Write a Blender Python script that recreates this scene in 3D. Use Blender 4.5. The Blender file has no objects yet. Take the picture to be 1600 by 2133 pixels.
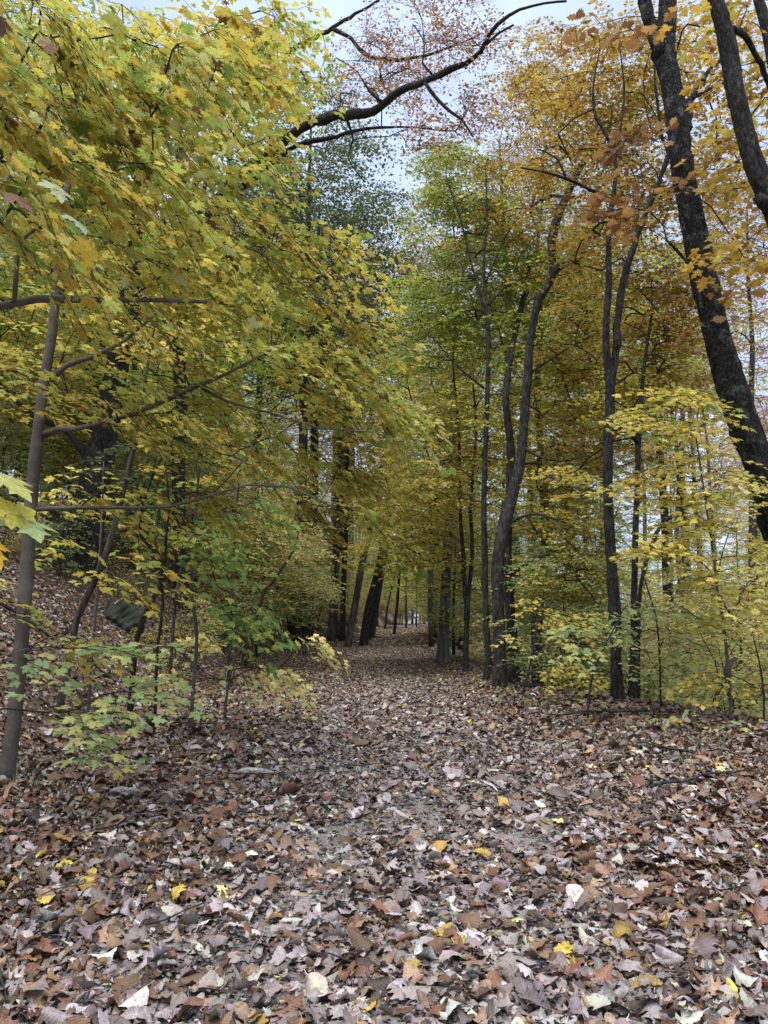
import bpy, math, random
import numpy as np
from math import radians, sin, cos, pi
from mathutils import Vector

sc = bpy.context.scene
COL = sc.collection
RNG = np.random.default_rng(7)
random.seed(7)

# ------------------------------------------------------------------ camera
CAM_H = 0.9
PITCH = math.atan(218.5 / 1601.0)
FPX = 1601.0
cd = bpy.data.cameras.new('camera')
cam = bpy.data.objects.new('camera', cd)
COL.objects.link(cam)
cam.location = (0, 0, CAM_H)
cam.rotation_euler = (pi / 2 + PITCH, 0, 0)
cd.sensor_fit = 'VERTICAL'
cd.sensor_height = 36.0
cd.lens = 36.0 * FPX / 2133.0
cd.clip_start = 0.05
cd.clip_end = 2000
sc.camera = cam

# ------------------------------------------------------------------ world, sun, exposure
SUN_ELEV, SUN_AZ = radians(74), radians(200)      # azimuth clockwise from +Y (behind the camera)
w = bpy.data.worlds.new('World')
sc.world = w
w.use_nodes = True
nt = w.node_tree
nt.nodes.clear()
N = nt.nodes.new
out = N('ShaderNodeOutputWorld')
bg = N('ShaderNodeBackground')
sky = N('ShaderNodeTexSky')
sky.sky_type = 'NISHITA'
sky.sun_disc = False
sky.sun_elevation = SUN_ELEV
sky.sun_rotation = SUN_AZ
sky.air_density = 1.0
sky.dust_density = 1.5
tc = N('ShaderNodeTexCoord')
nz = N('ShaderNodeTexNoise')
nz.inputs['Scale'].default_value = 3.2
nz.inputs['Detail'].default_value = 6
nz.inputs['Roughness'].default_value = 0.55
rp = N('ShaderNodeValToRGB')
rp.color_ramp.elements[0].position = 0.28
rp.color_ramp.elements[0].color = (0.42, 0.42, 0.42, 1)
rp.color_ramp.elements[1].position = 0.62
rp.color_ramp.elements[1].color = (1, 1, 1, 1)
mx = N('ShaderNodeMixRGB')
mx.inputs[2].default_value = (5.5, 6.6, 8.5, 1)
nt.links.new(tc.outputs['Generated'], nz.inputs['Vector'])
nt.links.new(nz.outputs['Fac'], rp.inputs['Fac'])
nt.links.new(rp.outputs['Color'], mx.inputs[0])
nt.links.new(sky.outputs['Color'], mx.inputs[1])
nt.links.new(mx.outputs[0], bg.inputs['Color'])
bg.inputs['Strength'].default_value = 0.05
nt.links.new(bg.outputs[0], out.inputs['Surface'])

sd = bpy.data.lights.new('sun', 'SUN')
sd.energy = 1.6
sd.angle = radians(60)
sd.color = (1.0, 0.965, 0.92)
so = bpy.data.objects.new('sun', sd)
COL.objects.link(so)
sdir = Vector((sin(SUN_AZ) * cos(SUN_ELEV), cos(SUN_AZ) * cos(SUN_ELEV), sin(SUN_ELEV)))
so.rotation_euler = sdir.to_track_quat('Z', 'Y').to_euler()
so.location = sdir * 50

sc.view_settings.view_transform = 'Standard'
sc.view_settings.look = 'None'
sc.view_settings.exposure = 1.68
sc.view_settings.gamma = 1.0
try:
    sc.cycles.max_bounces = 9
    sc.cycles.diffuse_bounces = 8
    sc.cycles.transmission_bounces = 5
    sc.cycles.glossy_bounces = 2
    sc.cycles.use_denoising = True
except Exception:
    pass

# ------------------------------------------------------------------ helpers
def ss(a, b, x):
    t = np.clip((np.asarray(x, float) - a) / (b - a), 0, 1)
    return t * t * (3 - 2 * t)

_ph = np.random.default_rng(3).uniform(0, 6.28, (6, 8, 2))
_dr = np.random.default_rng(4).uniform(0, 6.28, (6, 8))
def vnoise(x, y, k=0, s=1.0):
    """smooth 2-D pseudo noise about -1..1"""
    x = np.asarray(x, float); y = np.asarray(y, float)
    r = 0
    for i in range(8):
        f = s * (0.7 + 0.22 * i)
        a = _dr[k, i]
        r = r + np.sin(f * (x * cos(a) + y * sin(a)) + _ph[k, i, 0])
    return r / 3.2

def path_c(y):
    y = np.asarray(y, float)
    q = np.clip(y - 12, 0, 60)
    return 0.1 + 0.0006 * q * q + 0.045 * np.clip(y - 72, 0, None)

def edge_l(y):
    return path_c(y) - 2.0
def edge_r(y):
    y = np.asarray(y, float)
    return path_c(y) + 1.4 + 0.33 * np.clip(9.8 - y, 0, 14) ** 1.15

def ground(x, y):
    x = np.asarray(x, float); y = np.asarray(y, float)
    dl = np.clip(edge_l(y) - x, 0, None)
    b = np.where(dl < 0.6, 0.6 * dl * dl, 0.216 + 0.74 * (dl - 0.6))
    b = np.where(dl > 4.5, 0.216 + 0.74 * 3.9 + 0.34 * (dl - 4.5), b)
    b = np.where(dl > 20, 0.216 + 0.74 * 3.9 + 0.34 * 15.5 + 0.05 * (dl - 20), b)
    dr = np.clip(x - edge_r(y), 0, None)
    r = np.where(dr < 0.8, -0.28 * dr * dr, -0.179 - 0.45 * (dr - 0.8))
    r = np.where(dr > 6, -0.179 - 0.45 * 5.2 - 0.10 * (dr - 6), r)
    r = np.where(dr > 40, -0.179 - 0.45 * 5.2 - 0.10 * 34, r)
    und = vnoise(x, y, 0, 0.9) * 0.035 * (1 + 0.8 * ss(0, 2, dl) + ss(0, 2, dr)) + vnoise(x, y, 1, 0.18) * 0.35 * ss(1, 8, np.maximum(dl, dr))
    lip = 0.07 * np.exp(-((x - edge_r(y)) / 0.5) ** 2) * ss(2, 5, y)
    return b + r + und + lip - 0.02

def ray(px, py):
    x = (px - 800.0) / FPX; v = (1066.5 - py) / FPX
    return np.array([x, cos(PITCH) - sin(PITCH) * v, sin(PITCH) + cos(PITCH) * v])

def P(px, py, Y):
    d = ray(px, py)
    return np.array([0, 0, CAM_H]) + d * (Y / d[1])

def G(px, py):
    d = ray(px, py)
    t = 0.8
    while t < 120:
        p = d * t
        if p[2] + CAM_H < ground(p[0], p[1]):
            return np.array([p[0], p[1], float(ground(p[0], p[1]))])
        t *= 1.004
    return np.array([d[0] * 60, 60, 0])

def norm(v):
    return v / (np.linalg.norm(v, axis=-1, keepdims=True) + 1e-9)

def mesh_obj(name, V, F, mat, parent=None, attrs=None, smooth=True, loc=None):
    """V (n,3); F list of int arrays (m,k) of one or several face sizes"""
    me = bpy.data.meshes.new(name)
    V = np.asarray(V, np.float32)
    if loc is not None:
        V = V - np.asarray(loc, np.float32)
    if isinstance(F, np.ndarray):
        F = [F]
    F = [f for f in F if len(f)]
    nl = sum(f.size for f in F); nf = sum(len(f) for f in F)
    me.vertices.add(len(V)); me.vertices.foreach_set('co', V.ravel())
    me.loops.add(nl); me.polygons.add(nf)
    me.loops.foreach_set('vertex_index', np.concatenate([f.ravel() for f in F]).astype(np.int32))
    starts = []; o = 0
    for f in F:
        k = f.shape[1]
        starts.append(o + np.arange(len(f)) * k); o += f.size
    me.polygons.foreach_set('loop_start', np.concatenate(starts).astype(np.int32))
    me.update(calc_edges=True)
    me.polygons.foreach_set('use_smooth', np.full(nf, smooth))
    if attrs:
        for an, (ty, arr) in attrs.items():
            at = me.attributes.new(an, ty, 'POINT')
            at.data.foreach_set('color' if ty == 'FLOAT_COLOR' else 'vector', np.asarray(arr, np.float32).ravel())
    me.materials.append(mat)
    o = bpy.data.objects.new(name, me)
    COL.objects.link(o)
    if parent is not None:
        o.parent = parent
    elif loc is not None:
        o.location = tuple(float(c) for c in loc)
    return o

def tag(o, label=None, cat=None, group=None, kind=None):
    if label: o['label'] = label
    if cat: o['category'] = cat
    if group: o['group'] = group
    if kind: o['kind'] = kind
    return o

def empty(name, loc):
    o = bpy.data.objects.new(name, None)
    o.empty_display_size = 0.2
    COL.objects.link(o)
    o.location = tuple(float(c) for c in loc)
    return o

def smooth_path(pts, step):
    """Catmull-Rom resampling of rows (x,y,z,r)"""
    pts = np.asarray(pts, float)
    n = len(pts)
    if n == 2:
        k = max(2, int(np.linalg.norm(pts[1, :3] - pts[0, :3]) / step) + 1)
        return pts[0] + (pts[1] - pts[0]) * np.linspace(0, 1, k)[:, None]
    o = []
    for i in range(n - 1):
        p0 = pts[max(i - 1, 0)]; p1 = pts[i]; p2 = pts[i + 1]; p3 = pts[min(i + 2, n - 1)]
        k = max(1, int(np.linalg.norm(p2[:3] - p1[:3]) / step))
        for t in np.arange(k) / k:
            o.append(0.5 * ((2 * p1) + (-p0 + p2) * t + (2 * p0 - 5 * p1 + 4 * p2 - p3) * t * t + (-p0 + 3 * p1 - 3 * p2 + p3) * t ** 3))
    o.append(pts[-1])
    o = np.array(o)
    o[:, 3] = np.maximum(o[:, 3], 0.002)
    return o

def tube(path, sides=16, rough=0.06, seed=0, knots=0, flare=0.0, cap=True):
    """tube round rows (x,y,z,r) with an uneven surface"""
    rg = np.random.default_rng(seed)
    n = len(path)
    C = path[:, :3]; R = path[:, 3]
    T = norm(np.gradient(C, axis=0))
    ref = np.array([0.13, 1.0, 0.07]) if abs(T[0, 1]) < 0.85 else np.array([1.0, 0.1, 0.1])
    U = norm(np.cross(T, ref)); W = np.cross(T, U)
    a = np.arange(sides) / sides * 2 * pi
    L = np.concatenate([[0], np.cumsum(np.linalg.norm(np.diff(C, axis=0), axis=1))])
    s = L / max(R.mean(), 1e-3)
    m = np.ones((n, sides))
    for k in range(1, 6):
        m += rough * 0.6 * np.sin(k * a[None, :] + s[:, None] * rg.uniform(-0.25, 0.25) + rg.uniform(0, 6)) / k ** 0.5 * np.sin(s[:, None] * rg.uniform(0.1, 0.5) + rg.uniform(0, 6))
    if sides >= 28:                                             # bark ridges
        for k in (9, 11, 13):
            m += rough * 0.3 * np.abs(np.sin(k * a[None, :] * 0.5 * 2 + np.sin(s[:, None] * 0.9 + rg.uniform(0, 6)) * 1.3))
        m += rough * 0.35 * rg.standard_normal((n, sides))
    m /= m.mean()
    for _ in range(knots):
        i = rg.integers(1, n - 1); j = rg.uniform(0, 2 * pi)
        da = (a[None, :] - j + pi) % (2 * pi) - pi
        m += rg.uniform(0.12, 0.3) * np.exp(-(da / 0.5) ** 2 - ((s[:, None] - s[i]) / 0.7) ** 2)
    if flare:
        m *= 1 + flare * 0.7 * np.exp(-L / (1.6 * R[0]))[:, None] * (1 + 0.5 * np.sin(4 * a + 1)[None, :])
    V = C[:, None, :] + R[:, None, None] * m[:, :, None] * (np.cos(a)[None, :, None] * U[:, None, :] + np.sin(a)[None, :, None] * W[:, None, :])
    V = V.reshape(-1, 3)
    i = np.arange(n - 1)[:, None] * sides; j = np.arange(sides)[None, :]; j2 = (j + 1) % sides
    F = np.stack([i + j, i + j2, i + sides + j2, i + sides + j], -1).reshape(-1, 4)
    V = np.vstack([V, C[-1:], C[:1]])
    e = len(V) - 2; b = (n - 1) * sides; jj = np.arange(sides); jn = (jj + 1) % sides
    T3 = np.vstack([np.stack([b + jj, b + jn, np.full(sides, e)], -1), np.stack([jn, jj, np.full(sides, e + 1)], -1)])
    return V, F, T3

def join(parts):
    Vs, Q, T = [], [], []
    o = 0
    for V, q, t in parts:
        Vs.append(V); Q.append(q + o)
        if len(t): T.append(t + o)
        o += len(V)
    return np.vstack(Vs), [np.vstack(Q)] + ([np.vstack(T)] if T else [])

def segs(A, B, ra, rb, sides=5):
    """many thin truncated cones at once"""
    n = len(A)
    T = norm(B - A)
    ref = np.where(np.abs(T[:, 2:3]) > 0.9, [[1.0, 0, 0]], [[0, 0, 1.0]])
    U = norm(np.cross(T, ref)); W = np.cross(T, U)
    a = np.arange(sides) / sides * 2 * pi
    ring = np.cos(a)[None, :, None] * U[:, None] + np.sin(a)[None, :, None] * W[:, None]
    V = np.concatenate([A[:, None] + ring * ra[:, None, None], B[:, None] + ring * rb[:, None, None]], 1).reshape(-1, 3)
    o = np.arange(n)[:, None] * 2 * sides; j = np.arange(sides)[None]; j2 = (j + 1) % sides
    F = np.stack([o + j, o + j2, o + sides + j2, o + sides + j], -1).reshape(-1, 4)
    return V, F, np.zeros((0, 3), int)

# ------------------------------------------------------------------ leaf templates: (points, faces)
def fan_template(outl, centre, cup=0.25):
    o = np.array(outl, float)
    pts = np.vstack([[centre], o])
    z = -cup * ((pts[:, 0] - 0) ** 2 * 1.0 + (pts[:, 1] - centre[1]) ** 2 * 0.8)
    n = len(o); j = np.arange(n)
    F = np.stack([np.zeros(n, int), 1 + j, 1 + (j + 1) % n], -1)
    return np.column_stack([pts, z]), F

_h = [(0.02, 0.0), (0.16, -0.09), (0.33, -0.03), (0.27, 0.10), (0.33, 0.17), (0.48, 0.24), (0.58, 0.44), (0.42, 0.42), (0.35, 0.52),
      (0.20, 0.45), (0.22, 0.64), (0.30, 0.74), (0.15, 0.78), (0.10, 0.90)]
MAPLE = fan_template([(-x, y) for x, y in _h] [::1] + [(0, 1.04)] + _h[::-1], (0, 0.34))
_h = [(0.10, -0.06), (0.32, 0.02), (0.28, 0.18), (0.55, 0.42), (0.22, 0.48), (0.20, 0.75)]
MAPLE_MID = fan_template([(-x, y) for x, y in _h] + [(0, 1.04)] + _h[::-1], (0, 0.34))
_h = [(0.16, 0.15), (0.27, 0.42), (0.22, 0.70), (0.08, 0.92)]
OVAL = (np.array([(0, 0, 0), (0, 0.35, 0.05), (0, 0.7, 0.05), (0, 1.0, -0.03), (-0.20, 0.2, -0.02), (-0.27, 0.5, -0.05), (-0.15, 0.82, -0.05), (0.20, 0.2, -0.02), (0.27, 0.5, -0.05), (0.15, 0.82, -0.05)], float),
        [np.array([(0, 1, 5, 4), (1, 2, 6, 5), (0, 7, 8, 1), (1, 8, 9, 2)]), np.array([(2, 3, 6), (2, 9, 3)])])
KITE = (np.array([(0, 0, 0), (0.34, 0.45, -0.08), (0, 1.0, -0.04), (-0.34, 0.42, -0.1)], float), np.array([(0, 1, 2), (0, 2, 3)]))
# oak leaf with wavy lobes
_h = []
for i in range(9):
    v = 0.06 + i * 0.105
    _h.append((0.30 * math.sin(pi * min(1, v * 0.95) ** 1.25) * (1.18 if i % 2 else 0.62) + 0.02, v))
OAK = fan_template([(0, 0)] + [(-x, y) for x, y in _h] + [(0, 1.03)] + _h[::-1], (0, 0.5), 0.3)
TEMPL = {'maple': MAPLE, 'maple_mid': MAPLE_MID, 'oval': OVAL, 'kite': KITE, 'oak': OAK}

def leaves(tmpl, O, A, Nn, S, C, curl=None):
    """instances of a leaf template as real mesh: verts, faces, colours, leaf coordinates"""
    pts, F = TEMPL[tmpl]
    F = F if isinstance(F, list) else [F]
    n = len(O); k = len(pts)
    A = norm(A); X = norm(np.cross(A, Nn)); Z = np.cross(X, A)
    if curl is None:
        curl = RNG.uniform(-0.4, 2.2, n)
    V = O[:, None] + S[:, None, None] * (pts[None, :, 0:1] * X[:, None] + pts[None, :, 1:2] * A[:, None] + pts[None, :, 2:3] * curl[:, None, None] * Z[:, None])
    off = (np.arange(n) * k)[:, None, None]
    FF = [(f[None] + off).reshape(-1, f.shape[1]) for f in F]
    Cc = np.repeat(np.column_stack([C, np.ones(n)]), k, 0)
    L = np.empty((n, k, 3), np.float32)
    L[:, :, :2] = pts[None, :, :2]; L[:, :, 2] = RNG.uniform(0, 1, n)[:, None]
    return V.reshape(-1, 3), FF, Cc, L.reshape(-1, 3)

def cat_leaves(lst):
    V = np.vstack([l[0] for l in lst]); C = np.vstack([l[2] for l in lst]); L = np.vstack([l[3] for l in lst])
    by = {}; o = 0
    for l in lst:
        for f in l[1]:
            by.setdefault(f.shape[1], []).append(f + o)
        o += len(l[0])
    return V, [np.vstack(v) for v in by.values()], {'Col': ('FLOAT_COLOR', C), 'luv': ('FLOAT_VECTOR', L)}

# ------------------------------------------------------------------ materials
def mat_new(name):
    m = bpy.data.materials.new(name); m.use_nodes = True
    m.node_tree.nodes.clear()
    return m, m.node_tree, m.node_tree.nodes.new, m.node_tree.links.new

def math_n(N, op, a=None, b=None, L=None):
    n = N('ShaderNodeMath'); n.operation = op
    for i, v in enumerate((a, b)):
        if v is None: continue
        if isinstance(v, (int, float)): n.inputs[i].default_value = v
        else: L(v, n.inputs[i])
    return n.outputs[0]

def leaf_material(name, trans=0.5, veins=0.35, spots=0.6, rough=0.5, bump=0.0, spotcol=(0.16, 0.07, 0.025, 1), spec=0.35):
    m, t, N, L = mat_new(name)
    out = N('ShaderNodeOutputMaterial')
    at = N('ShaderNodeAttribute'); at.attribute_name = 'Col'
    uv = N('ShaderNodeAttribute'); uv.attribute_name = 'luv'
    sep = N('ShaderNodeSeparateXYZ'); L(uv.outputs['Vector'], sep.inputs[0])
    au = math_n(N, 'ABSOLUTE', sep.outputs['X'], None, L)
    # side veins: v - 0.7|u|, repeated
    q = math_n(N, 'SUBTRACT', sep.outputs['Y'], math_n(N, 'MULTIPLY', au, 0.75, L), L)
    fr = math_n(N, 'SINE', math_n(N, 'MULTIPLY', q, 58.0, L), None, L)
    side = math_n(N, 'POWER', math_n(N, 'MAXIMUM', fr, 0.0, L), 3.0, L)
    mid = math_n(N, 'LESS_THAN', au, 0.018, L)
    vein = math_n(N, 'MAXIMUM', math_n(N, 'MULTIPLY', side, 0.5, L), mid, L)
    geo = N('ShaderNodeNewGeometry')
    nz = N('ShaderNodeTexNoise'); nz.inputs['Scale'].default_value = 55; nz.inputs['Detail'].default_value = 4
    L(geo.outputs['Position'], nz.inputs['Vector'])
    r1 = N('ShaderNodeValToRGB'); r1.color_ramp.elements[0].position = 0.56; r1.color_ramp.elements[1].position = 0.70
    L(nz.outputs['Fac'], r1.inputs['Fac'])
    ms = N('ShaderNodeMixRGB'); ms.inputs[2].default_value = spotcol
    L(math_n(N, 'MULTIPLY', r1.outputs['Color'], spots, L), ms.inputs[0]); L(at.outputs['Color'], ms.inputs[1])
    mv = N('ShaderNodeMixRGB'); mv.blend_type = 'MULTIPLY'; mv.inputs[2].default_value = (1.35, 1.25, 1.15, 1)
    L(math_n(N, 'MULTIPLY', vein, veins, L), mv.inputs[0]); L(ms.outputs[0], mv.inputs[1])
    hv = N('ShaderNodeTexNoise'); hv.inputs['Scale'].default_value = 140; hv.inputs['Detail'].default_value = 2
    L(geo.outputs['Position'], hv.inputs['Vector'])
    mh = N('ShaderNodeMixRGB'); mh.blend_type = 'MULTIPLY'; mh.inputs[0].default_value = 1.0
    rr = N('ShaderNodeValToRGB'); rr.color_ramp.elements[0].position = 0.3; rr.color_ramp.elements[0].color = (0.74, 0.74, 0.74, 1)
    rr.color_ramp.elements[1].position = 0.7; rr.color_ramp.elements[1].color = (1.12, 1.12, 1.12, 1)
    L(hv.outputs['Fac'], rr.inputs['Fac']); L(mv.outputs[0], mh.inputs[1]); L(rr.outputs['Color'], mh.inputs[2])
    bs = N('ShaderNodeBsdfPrincipled'); L(mh.outputs[0], bs.inputs['Base Color'])
    bs.inputs['Roughness'].default_value = rough
    bs.inputs['Specular IOR Level'].default_value = spec
    if bump:
        bp = N('ShaderNodeBump'); bp.inputs['Strength'].default_value = bump; bp.inputs['Distance'].default_value = 0.003
        hsum = math_n(N, 'ADD', math_n(N, 'MULTIPLY', hv.outputs['Fac'], 0.9, L), vein, L)
        L(hsum, bp.inputs['Height']); L(bp.outputs[0], bs.inputs['Normal'])
    if trans:
        tr = N('ShaderNodeBsdfTranslucent'); L(mh.outputs[0], tr.inputs['Color'])
        mxs = N('ShaderNodeMixShader'); mxs.inputs[0].default_value = trans
        L(bs.outputs[0], mxs.inputs[1]); L(tr.outputs[0], mxs.inputs[2]); L(mxs.outputs[0], out.inputs['Surface'])
    else:
        L(bs.outputs[0], out.inputs['Surface'])
    return m

def bark_material(name, dark, light, lichen=(0.30, 0.33, 0.31), lich=0.35, ridge=14.0, stretch=0.14, bump=0.9, smooth=False, lscale=4.5):
    m, t, N, L = mat_new(name)
    out = N('ShaderNodeOutputMaterial'); bs = N('ShaderNodeBsdfPrincipled')
    tc = N('ShaderNodeTexCoord'); mp = N('ShaderNodeMapping')
    mp.inputs['Scale'].default_value = (1, 1, stretch)
    L(tc.outputs['Object'], mp.inputs['Vector'])
    wn = N('ShaderNodeTexNoise'); wn.inputs['Scale'].default_value = ridge; wn.inputs['Detail'].default_value = 8; wn.inputs['Roughness'].default_value = 0.65
    wn.inputs['Distortion'].default_value = 0.4
    L(mp.outputs[0], wn.inputs['Vector'])
    vo = N('ShaderNodeTexVoronoi'); vo.feature = 'DISTANCE_TO_EDGE'; vo.inputs['Scale'].default_value = ridge * 1.6
    L(mp.outputs[0], vo.inputs['Vector'])
    fine = N('ShaderNodeTexNoise'); fine.inputs['Scale'].default_value = 90; fine.inputs['Detail'].default_value = 5
    L(tc.outputs['Object'], fine.inputs['Vector'])
    h = math_n(N, 'ADD', wn.outputs['Fac'], math_n(N, 'MULTIPLY', vo.outputs['Distance'], 0.15 if smooth else 0.9, L), L)
    h2 = math_n(N, 'ADD', h, math_n(N, 'MULTIPLY', fine.outputs['Fac'], 0.35, L), L)
    r = N('ShaderNodeValToRGB')
    r.color_ramp.elements[0].position = 0.50; r.color_ramp.elements[0].color = (*dark, 1)
    r.color_ramp.elements[1].position = 0.86; r.color_ramp.elements[1].color = (*light, 1)
    L(math_n(N, 'MULTIPLY', h2, 0.85, L), r.inputs['Fac'])
    ln = N('ShaderNodeTexNoise'); ln.inputs['Scale'].default_value = lscale; ln.inputs['Detail'].default_value = 9; ln.inputs['Roughness'].default_value = 0.72
    L(tc.outputs['Object'], ln.inputs['Vector'])
    lr = N('ShaderNodeValToRGB'); lr.color_ramp.elements[0].position = 0.52; lr.color_ramp.elements[1].position = 0.62
    L(ln.outputs['Fac'], lr.inputs['Fac'])
    mxl = N('ShaderNodeMixRGB'); mxl.inputs[2].default_value = (*lichen, 1)
    L(math_n(N, 'MULTIPLY', lr.outputs['Color'], lich, L), mxl.inputs[0]); L(r.outputs['Color'], mxl.inputs[1])
    L(mxl.outputs[0], bs.inputs['Base Color'])
    bs.inputs['Roughness'].default_value = 0.9
    bs.inputs['Specular IOR Level'].default_value = 0.15
    bp = N('ShaderNodeBump'); bp.inputs['Strength'].default_value = bump; bp.inputs['Distance'].default_value = 0.035
    L(h2, bp.inputs['Height']); L(bp.outputs[0], bs.inputs['Normal'])
    L(bs.outputs[0], out.inputs['Surface'])
    return m

M_LEAF = leaf_material('yellow_leaf')
M_LEAF_FAR = leaf_material('distant_leaf', trans=0.5, veins=0.0, spots=0.25)
M_LITTER = leaf_material('dead_leaf', trans=0.0, veins=0.5, spots=0.7, rough=0.55, bump=0.6, spotcol=(0.09, 0.05, 0.035, 1), spec=0.4)
M_BARK_DARK = bark_material('dark_bark', (0.013, 0.012, 0.012), (0.065, 0.059, 0.056), lich=0.3, lichen=(0.11,0.12,0.11), ridge=20, stretch=0.32, bump=1.0, lscale=9)
M_BARK_LICH = bark_material('lichened_bark', (0.009, 0.0085, 0.008), (0.05, 0.048, 0.046), lich=0.75, lichen=(0.15,0.16,0.158), ridge=26, stretch=0.42, bump=1.0, lscale=11)
M_BARK_GREY = bark_material('grey_bark', (0.03, 0.026, 0.023), (0.11, 0.097, 0.088), lich=0.25, lichen=(0.16,0.165,0.15), ridge=9, bump=0.5)
M_BARK_MID = bark_material('brown_grey_bark', (0.016, 0.014, 0.0135), (0.085, 0.076, 0.071), lscale=8, ridge=20, stretch=0.26, lich=0.4, lichen=(0.15,0.155,0.15))
M_BARK_SMOOTH = bark_material('smooth_sapling_bark', (0.085, 0.073, 0.062), (0.20, 0.175, 0.15), lich=0.35, lscale=14, ridge=5, stretch=1.6, bump=0.18, smooth=True, lichen=(0.085, 0.078, 0.068))
M_BARK_PALE = bark_material('pale_bark', (0.055, 0.05, 0.048), (0.17, 0.16, 0.155), lich=0.5, ridge=6, bump=0.3, lichen=(0.27, 0.275, 0.27))
M_TWIG = bark_material('twig_bark', (0.022, 0.018, 0.015), (0.075, 0.062, 0.052), lich=0.1, bump=0.2, smooth=True)

def ground_material():
    m, t, N, L = mat_new('forest_floor')
    out = N('ShaderNodeOutputMaterial'); bs = N('ShaderNodeBsdfPrincipled')
    geo = N('ShaderNodeNewGeometry')
    v1 = N('ShaderNodeTexVoronoi'); v1.inputs['Scale'].default_value = 16; L(geo.outputs['Position'], v1.inputs['Vector'])
    r1 = N('ShaderNodeValToRGB'); cr = r1.color_ramp
    cr.elements[0].position = 0; cr.elements[0].color = (0.045, 0.028, 0.02, 1)
    cr.elements[1].position = 1; cr.elements[1].color = (0.16, 0.10, 0.07, 1)
    for p_, c_ in ((0.3, (0.10, 0.06, 0.04, 1)), (0.55, (0.15, 0.085, 0.045, 1)), (0.8, (0.07, 0.045, 0.035, 1))):
        e = cr.elements.new(p_); e.color = c_
    sp = N('ShaderNodeSeparateColor'); L(v1.outputs['Color'], sp.inputs[0]); L(sp.outputs[0], r1.inputs['Fac'])
    n1 = N('ShaderNodeTexNoise'); n1.inputs['Scale'].default_value = 60; n1.inputs['Detail'].default_value = 8
    L(geo.outputs['Position'], n1.inputs['Vector'])
    mp = N('ShaderNodeMixRGB'); mp.blend_type = 'MULTIPLY'; mp.inputs[0].default_value = 0.8
    L(r1.outputs['Color'], mp.inputs[1]); L(n1.outputs['Fac'], mp.inputs[2])
    bright = N('ShaderNodeMixRGB'); bright.blend_type = 'MULTIPLY'; bright.inputs[0].default_value = 1; bright.inputs[2].default_value = (1.7, 1.7, 1.7, 1)
    L(mp.outputs[0], bright.inputs[1])
    # gravel of the path
    at = N('ShaderNodeAttribute'); at.attribute_name = 'path'
    v2 = N('ShaderNodeTexVoronoi'); v2.inputs['Scale'].default_value = 130; L(geo.outputs['Position'], v2.inputs['Vector'])
    r2 = N('ShaderNodeValToRGB')
    r2.color_ramp.elements[0].color = (0.13, 0.115, 0.10, 1); r2.color_ramp.elements[1].color = (0.42, 0.39, 0.36, 1)
    sp2 = N('ShaderNodeSeparateColor'); L(v2.outputs['Color'], sp2.inputs[0]); L(sp2.outputs[1], r2.inputs['Fac'])
    n2 = N('ShaderNodeTexNoise'); n2.inputs['Scale'].default_value = 3; n2.inputs['Detail'].default_value = 5; L(geo.outputs['Position'], n2.inputs['Vector'])
    g2 = N('ShaderNodeMixRGB'); g2.blend_type = 'MULTIPLY'; g2.inputs[0].default_value = 0.6
    L(r2.outputs['Color'], g2.inputs[1]); L(n2.outputs['Fac'], g2.inputs[2])
    mx = N('ShaderNodeMixRGB'); L(at.outputs['Fac'], mx.inputs[0]); L(bright.outputs[0], mx.inputs[1]); L(g2.outputs[0], mx.inputs[2])
    L(mx.outputs[0], bs.inputs['Base Color'])
    bs.inputs['Roughness'].default_value = 0.95
    bp = N('ShaderNodeBump'); bp.inputs['Strength'].default_value = 0.8; bp.inputs['Distance'].default_value = 0.006
    hh = math_n(N, 'ADD', math_n(N, 'MULTIPLY', v2.outputs['Distance'], -1.0, L), n1.outputs['Fac'], L)
    L(hh, bp.inputs['Height']); L(bp.outputs[0], bs.inputs['Normal'])
    L(bs.outputs[0], out.inputs['Surface'])
    return m

def stone_material(name, dark, light, moss):
    m, t, N, L = mat_new(name)
    out = N('ShaderNodeOutputMaterial'); bs = N('ShaderNodeBsdfPrincipled')
    tc = N('ShaderNodeTexCoord')
    n1 = N('ShaderNodeTexNoise'); n1.inputs['Scale'].default_value = 14; n1.inputs['Detail'].default_value = 9; L(tc.outputs['Object'], n1.inputs['Vector'])
    n2 = N('ShaderNodeTexNoise'); n2.inputs['Scale'].default_value = 4; n2.inputs['Detail'].default_value = 6; L(tc.outputs['Object'], n2.inputs['Vector'])
    r = N('ShaderNodeValToRGB'); r.color_ramp.elements[0].position = 0.3; r.color_ramp.elements[1].position = 0.7
    r.color_ramp.elements[0].color = (*dark, 1); r.color_ramp.elements[1].color = (*light, 1)
    L(n1.outputs['Fac'], r.inputs['Fac'])
    r2 = N('ShaderNodeValToRGB'); r2.color_ramp.elements[0].position = 0.42; r2.color_ramp.elements[1].position = 0.58
    L(n2.outputs['Fac'], r2.inputs['Fac'])
    mx = N('ShaderNodeMixRGB'); mx.inputs[2].default_value = (*moss, 1)
    L(r2.outputs['Color'], mx.inputs[0]); L(r.outputs['Color'], mx.inputs[1]); L(mx.outputs[0], bs.inputs['Base Color'])
    bs.inputs['Roughness'].default_value = 0.9
    bp = N('ShaderNodeBump'); bp.inputs['Strength'].default_value = 0.7; bp.inputs['Distance'].default_value = 0.02
    L(n1.outputs['Fac'], bp.inputs['Height']); L(bp.outputs[0], bs.inputs['Normal'])
    L(bs.outputs[0], out.inputs['Surface'])
    return m

M_GROUND = ground_material()
M_ROCK = stone_material('mossy_rock', (0.022, 0.023, 0.02), (0.085, 0.085, 0.07), (0.032, 0.042, 0.02))
M_PEBBLE = stone_material('gravel_stone', (0.22, 0.20, 0.18), (0.42, 0.40, 0.37), (0.30, 0.28, 0.25))

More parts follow.
